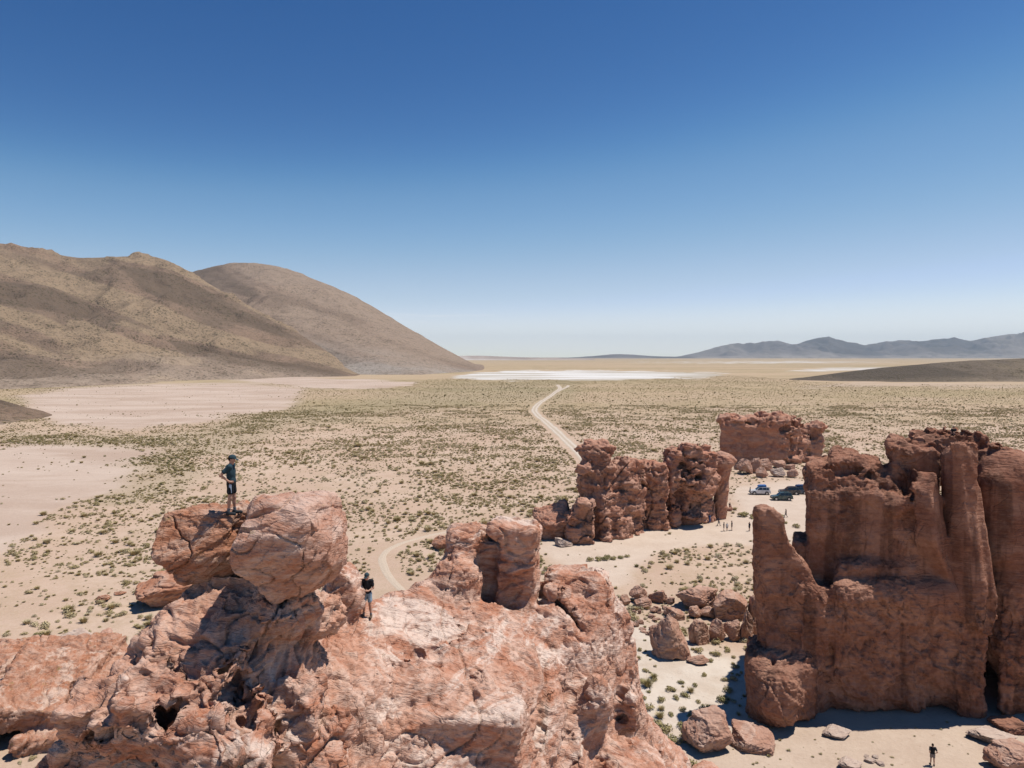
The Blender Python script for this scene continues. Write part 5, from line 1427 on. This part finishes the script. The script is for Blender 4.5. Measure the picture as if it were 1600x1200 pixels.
far_person(1228, 806, WK, math.radians(150), 'person in dark clothes on the lot below the green car', BLACK, NAVY)
far_person(1172, 774, STN, math.radians(-20), 'person in dark clothes by the white car\'s front bumper', BLACK, BLACK)
g = G(1142, 798); o_ = person('person in red trousers sitting on a red stone beside the pillar', (g[0], g[1] + 1.0, gz(g[0], g[1]) + 0.75), math.radians(-60), SI, dict(body=SKIN, shirt=NAVY, trousers=REDC, shoe=DKG, hair=HAIR), 1.0)
for px, py, d_, rz_, lb, sc in ((1490, 682, 73.5, -2.4, 'person in black sitting on the highest crest of the rock tower', BLACK), (1573, 724, 72.0, -0.6, 'person in dark blue sitting behind the tower\'s right columns', BLUE)):
    f = P(px, py, d_); best = None
    for dd in np.arange(d_ - 2.5, d_ + 3, 0.25):
        q = P(px, py, dd); t_ = top_z(V_TOW, q[0], q[1], 0.3, 80)
        if t_ is not None:
            e_ = abs(PIX(q[0], q[1], t_)[1] - py)
            if best is None or e_ < best[0]: best = (e_, q[0], q[1], t_)
    if best: person(lb, (best[1], best[2], best[3]), rz_, SI, dict(body=SKIN, shirt=sc, trousers=BLACK, shoe=DKG, hair=HAIR, cap=BLACK), 1.0)

# ------------------------------------------------------------------ cars
def paint(name, col):
    m, nt, b = nmat(name); k = NB(nt)
    dust = k.ramp(k.noise(k.obj(), 2.5, 4), 0.4, 0.75, 0.0, 0.35)
    k.l(k.mix(dust, col, (0.42, 0.34, 0.26)), b.inputs['Base Color'])
    b.inputs['Roughness'].default_value = 0.32; b.inputs['Specular IOR Level'].default_value = 0.5; b.inputs['Coat Weight'].default_value = 0.4
    return m
M_glass = flat('tinted_glass', (0.015, 0.02, 0.024), 0.08, 0.8); M_tyre = flat('tyre_rubber', (0.02, 0.02, 0.02), 0.85, 0.2)
M_rim = flat('wheel_rim', (0.45, 0.45, 0.46), 0.35, 0.5, 0.7); M_lamp = flat('lamp_glass', (0.7, 0.7, 0.68), 0.15, 0.6); M_tail = flat('tail_lamp', (0.35, 0.02, 0.02), 0.2, 0.5); M_trim = flat('black_trim', (0.025, 0.025, 0.027), 0.6, 0.3)

def bm_mesh(name, bm, bevel=0.0, seg=2):
    if bevel: bmesh.ops.bevel(bm, geom=list(bm.edges), offset=bevel, segments=seg, affect='EDGES', clamp_overlap=True)
    bmesh.ops.recalc_face_normals(bm, faces=bm.faces)
    me = bpy.data.meshes.new(name); bm.to_mesh(me); bm.free()
    return me
def loft(name, secs, bevel=0.0):
    """secs: list of (x, halfwidth_low, z_low, halfwidth_high, z_high)"""
    bm = bmesh.new(); rings = []
    for x, w0, z0, w1, z1 in secs:
        rings.append([bm.verts.new(q) for q in ((x, -w0, z0), (x, w0, z0), (x, w1, z1), (x, -w1, z1))])
    for a, b_ in zip(rings, rings[1:]):
        for i in range(4): bm.faces.new((a[i], a[(i + 1) % 4], b_[(i + 1) % 4], b_[i]))
    bm.faces.new(rings[0]); bm.faces.new(rings[-1][::-1])
    return bm_mesh(name, bm, bevel)
def slab(name, pts, th=0.012):
    """thin panel from 4 points, pushed out along its normal"""
    p = [Vector(q) for q in pts]; n = (p[1] - p[0]).cross(p[2] - p[0]).normalized()
    bm = bmesh.new(); a = [bm.verts.new(q + n * 0.004) for q in p]; b_ = [bm.verts.new(q + n * (0.004 + th)) for q in p]
    bm.faces.new(b_); bm.faces.new(a[::-1])
    for i in range(len(p)): bm.faces.new((a[i], a[(i + 1) % len(p)], b_[(i + 1) % len(p)], b_[i]))
    return bm_mesh(name, bm)
def disc(name, r, w, cx=(0, 0, 0), seg=24, bevel=0.0):
    bm = bmesh.new(); bmesh.ops.create_cone(bm, cap_ends=True, segments=seg, radius1=r, radius2=r, depth=w)
    bmesh.ops.rotate(bm, verts=bm.verts, cent=(0, 0, 0), matrix=__import__('mathutils').Matrix.Rotation(math.pi / 2, 3, 'X'))
    if bevel:
        bmesh.ops.bevel(bm, geom=[e for e in bm.edges if len(e.link_faces) == 2 and any(len(f_.verts) > 4 for f_ in e.link_faces)], offset=bevel, segments=2, affect='EDGES')
    return bm_mesh(name, bm)
CAR = dict(
    body=loft('body', [(-2.32, .78, .48, .74, .74), (-2.22, .86, .36, .82, .94), (-1.2, .92, .34, .88, 1.06), (-.75, .93, .34, .90, 1.12), (1.95, .93, .34, .90, 1.14), (2.25, .90, .40, .86, 1.12), (2.34, .84, .50, .80, 1.02)], 0.035),
    cabin=loft('cabin', [(-.98, .84, 1.08, .82, 1.10), (-.28, .86, 1.08, .70, 1.74), (.6, .87, 1.08, .72, 1.82), (1.85, .86, 1.08, .71, 1.80), (2.22, .82, 1.08, .78, 1.16)], 0.03),
    ws=slab('windscreen', [(-.91, .72, 1.16), (-.36, .62, 1.68), (-.36, -.62, 1.68), (-.91, -.72, 1.16)][::-1]),
    rw=slab('rear_window', [(2.15, -.68, 1.26), (1.92, -.62, 1.68), (1.92, .62, 1.68), (2.15, .68, 1.26)][::-1]),
    tyre=disc('tyre', .385, .26, bevel=.04), rim=disc('rim', .24, .275), arch=disc('wheel_arch', .45, .10))
for nm_, x0, x1, a0, a1 in (('sf', -.66, .42, -.22, .42), ('sr', .50, 1.35, .50, 1.35), ('sq', 1.43, 2.0, 1.43, 1.84)):
    for sgn in (1, -1):
        q = [(x0, .852 * sgn, 1.18), (x1, .858 * sgn, 1.18), (a1, .738 * sgn, 1.70), (a0, .738 * sgn, 1.68)]
        CAR[nm_ + str(sgn)] = slab('side_window', q if sgn < 0 else q[::-1])

def car(label, px, py, rz, mat, rack=False):
    g = G(px, py); x, y = float(g[0]), float(g[1])
    e = empty('parked_car', (x, y, gz(x, y)), rz, label=label, category='car', group='cars parked beyond the broken wall')
    def part(name, me, m, par=e, loc=(0, 0, 0)):
        o = bpy.data.objects.new(name, me); COL.objects.link(o); o.parent = par; o.location = loc
        if not len(me.materials): me.materials.append(M_trim)
        o.material_slots[0].link = 'OBJECT'; o.material_slots[0].material = m
        return o
    part('body', CAR['body'], mat); part('cabin', CAR['cabin'], mat)
    part('windscreen', CAR['ws'], M_glass); part('rear_window', CAR['rw'], M_glass)
    for q in ('sf1', 'sf-1', 'sr1', 'sr-1', 'sq1', 'sq-1'): part('side_window', CAR[q], M_glass)
    for wx in (-1.42, 1.42):
        for sgn in (1, -1):
            part('wheel_arch', CAR['arch'], M_trim, e, (wx, .885 * sgn, .42))
            w_ = part('wheel', CAR['tyre'], M_tyre, e, (wx, .83 * sgn, .385)); part('rim', CAR['rim'], M_rim, w_)
    if 'lampm' not in CAR:
        CAR['lampm'] = loft('headlight', [(-.04, .15, -.07, .15, .07), (.04, .15, -.07, .15, .07)], 0.01)
        CAR['bump'] = loft('bumper', [(-.09, .86, -.10, .84, .10), (.09, .92, -.10, .90, .10)], 0.02)
        CAR['mir'] = loft('mirror', [(-.06, .08, -.07, .08, .07), (.06, .09, -.08, .09, .08)], 0.015)
        CAR['rail'] = loft('roof_rail', [(-1.0, .025, -.025, .025, .025), (1.0, .025, -.025, .025, .025)])
    for sgn in (1, -1):
        part('headlight', CAR['lampm'], M_lamp, e, (-2.27, .62 * sgn, .80)); part('tail_light', CAR['lampm'], M_tail, e, (2.31, .66 * sgn, .88))
        part('mirror', CAR['mir'], M_trim, e, (-.62, .98 * sgn, 1.2)); part('roof_rail', CAR['rail'], M_trim, e, (.75, .62 * sgn, 1.84))
    part('bumper', CAR['bump'], M_trim, e, (-2.30, 0, .50)); part('bumper', CAR['bump'], M_trim, e, (2.30, 0, .50))
    return e
W_ = paint('white_paint', (0.72, 0.72, 0.71)); Gp = paint('dark_green_paint', (0.012, 0.055, 0.055)); Kp = paint('black_paint', (0.02, 0.02, 0.025)); Bp = paint('dark_blue_paint', (0.02, 0.05, 0.10))
car('white off-road car with a blue roof load parked at the left', 1187, 774, math.radians(-6), W_)
car('dark green off-road car parked nearest, in front of two others', 1221, 782.5, math.radians(-4), Gp)
car('black car half hidden behind the dark green one', 1233, 773.5, math.radians(-8), Kp)
car('dark blue car parked at the right against the tower\'s edge', 1246, 772.5, math.radians(-5), Bp)
def load(px, py, dz, mat, label, sx=0.8, sy=0.5, sz=0.22):
    g = G(px, py)
    v = Vol((-1.3, -.9, -.1), (1.3, .9, .7), 0.05)
    v.add(box((0, 0, sz + .02), (sx, sy, sz), 0.12, chops=[((-.7, 0, .7), .7)])); v.noise(lambda p: 0.05 * fbm(p / .25, 3, 8), 0.3)
    V, Q = v.mesh(); o = link('roof_luggage', mesh_from('roof_luggage', smooth(V, Q, 1), Q), mat, label=label, category='luggage')
    o.location = (g[0] + .45, g[1] - .05, gz(g[0], g[1]) + dz)
load(1187, 774, 1.80, cl('blue_tarpaulin', (0.05, 0.14, 0.34)), 'blue tarpaulin covered load on the white car\'s roof', 0.95, 0.55, 0.24)
load(1246, 772.5, 1.80, cl('navy_tarpaulin', (0.03, 0.06, 0.14)), 'dark blue covered load on the roof of the rightmost car', 0.95, 0.55, 0.2)
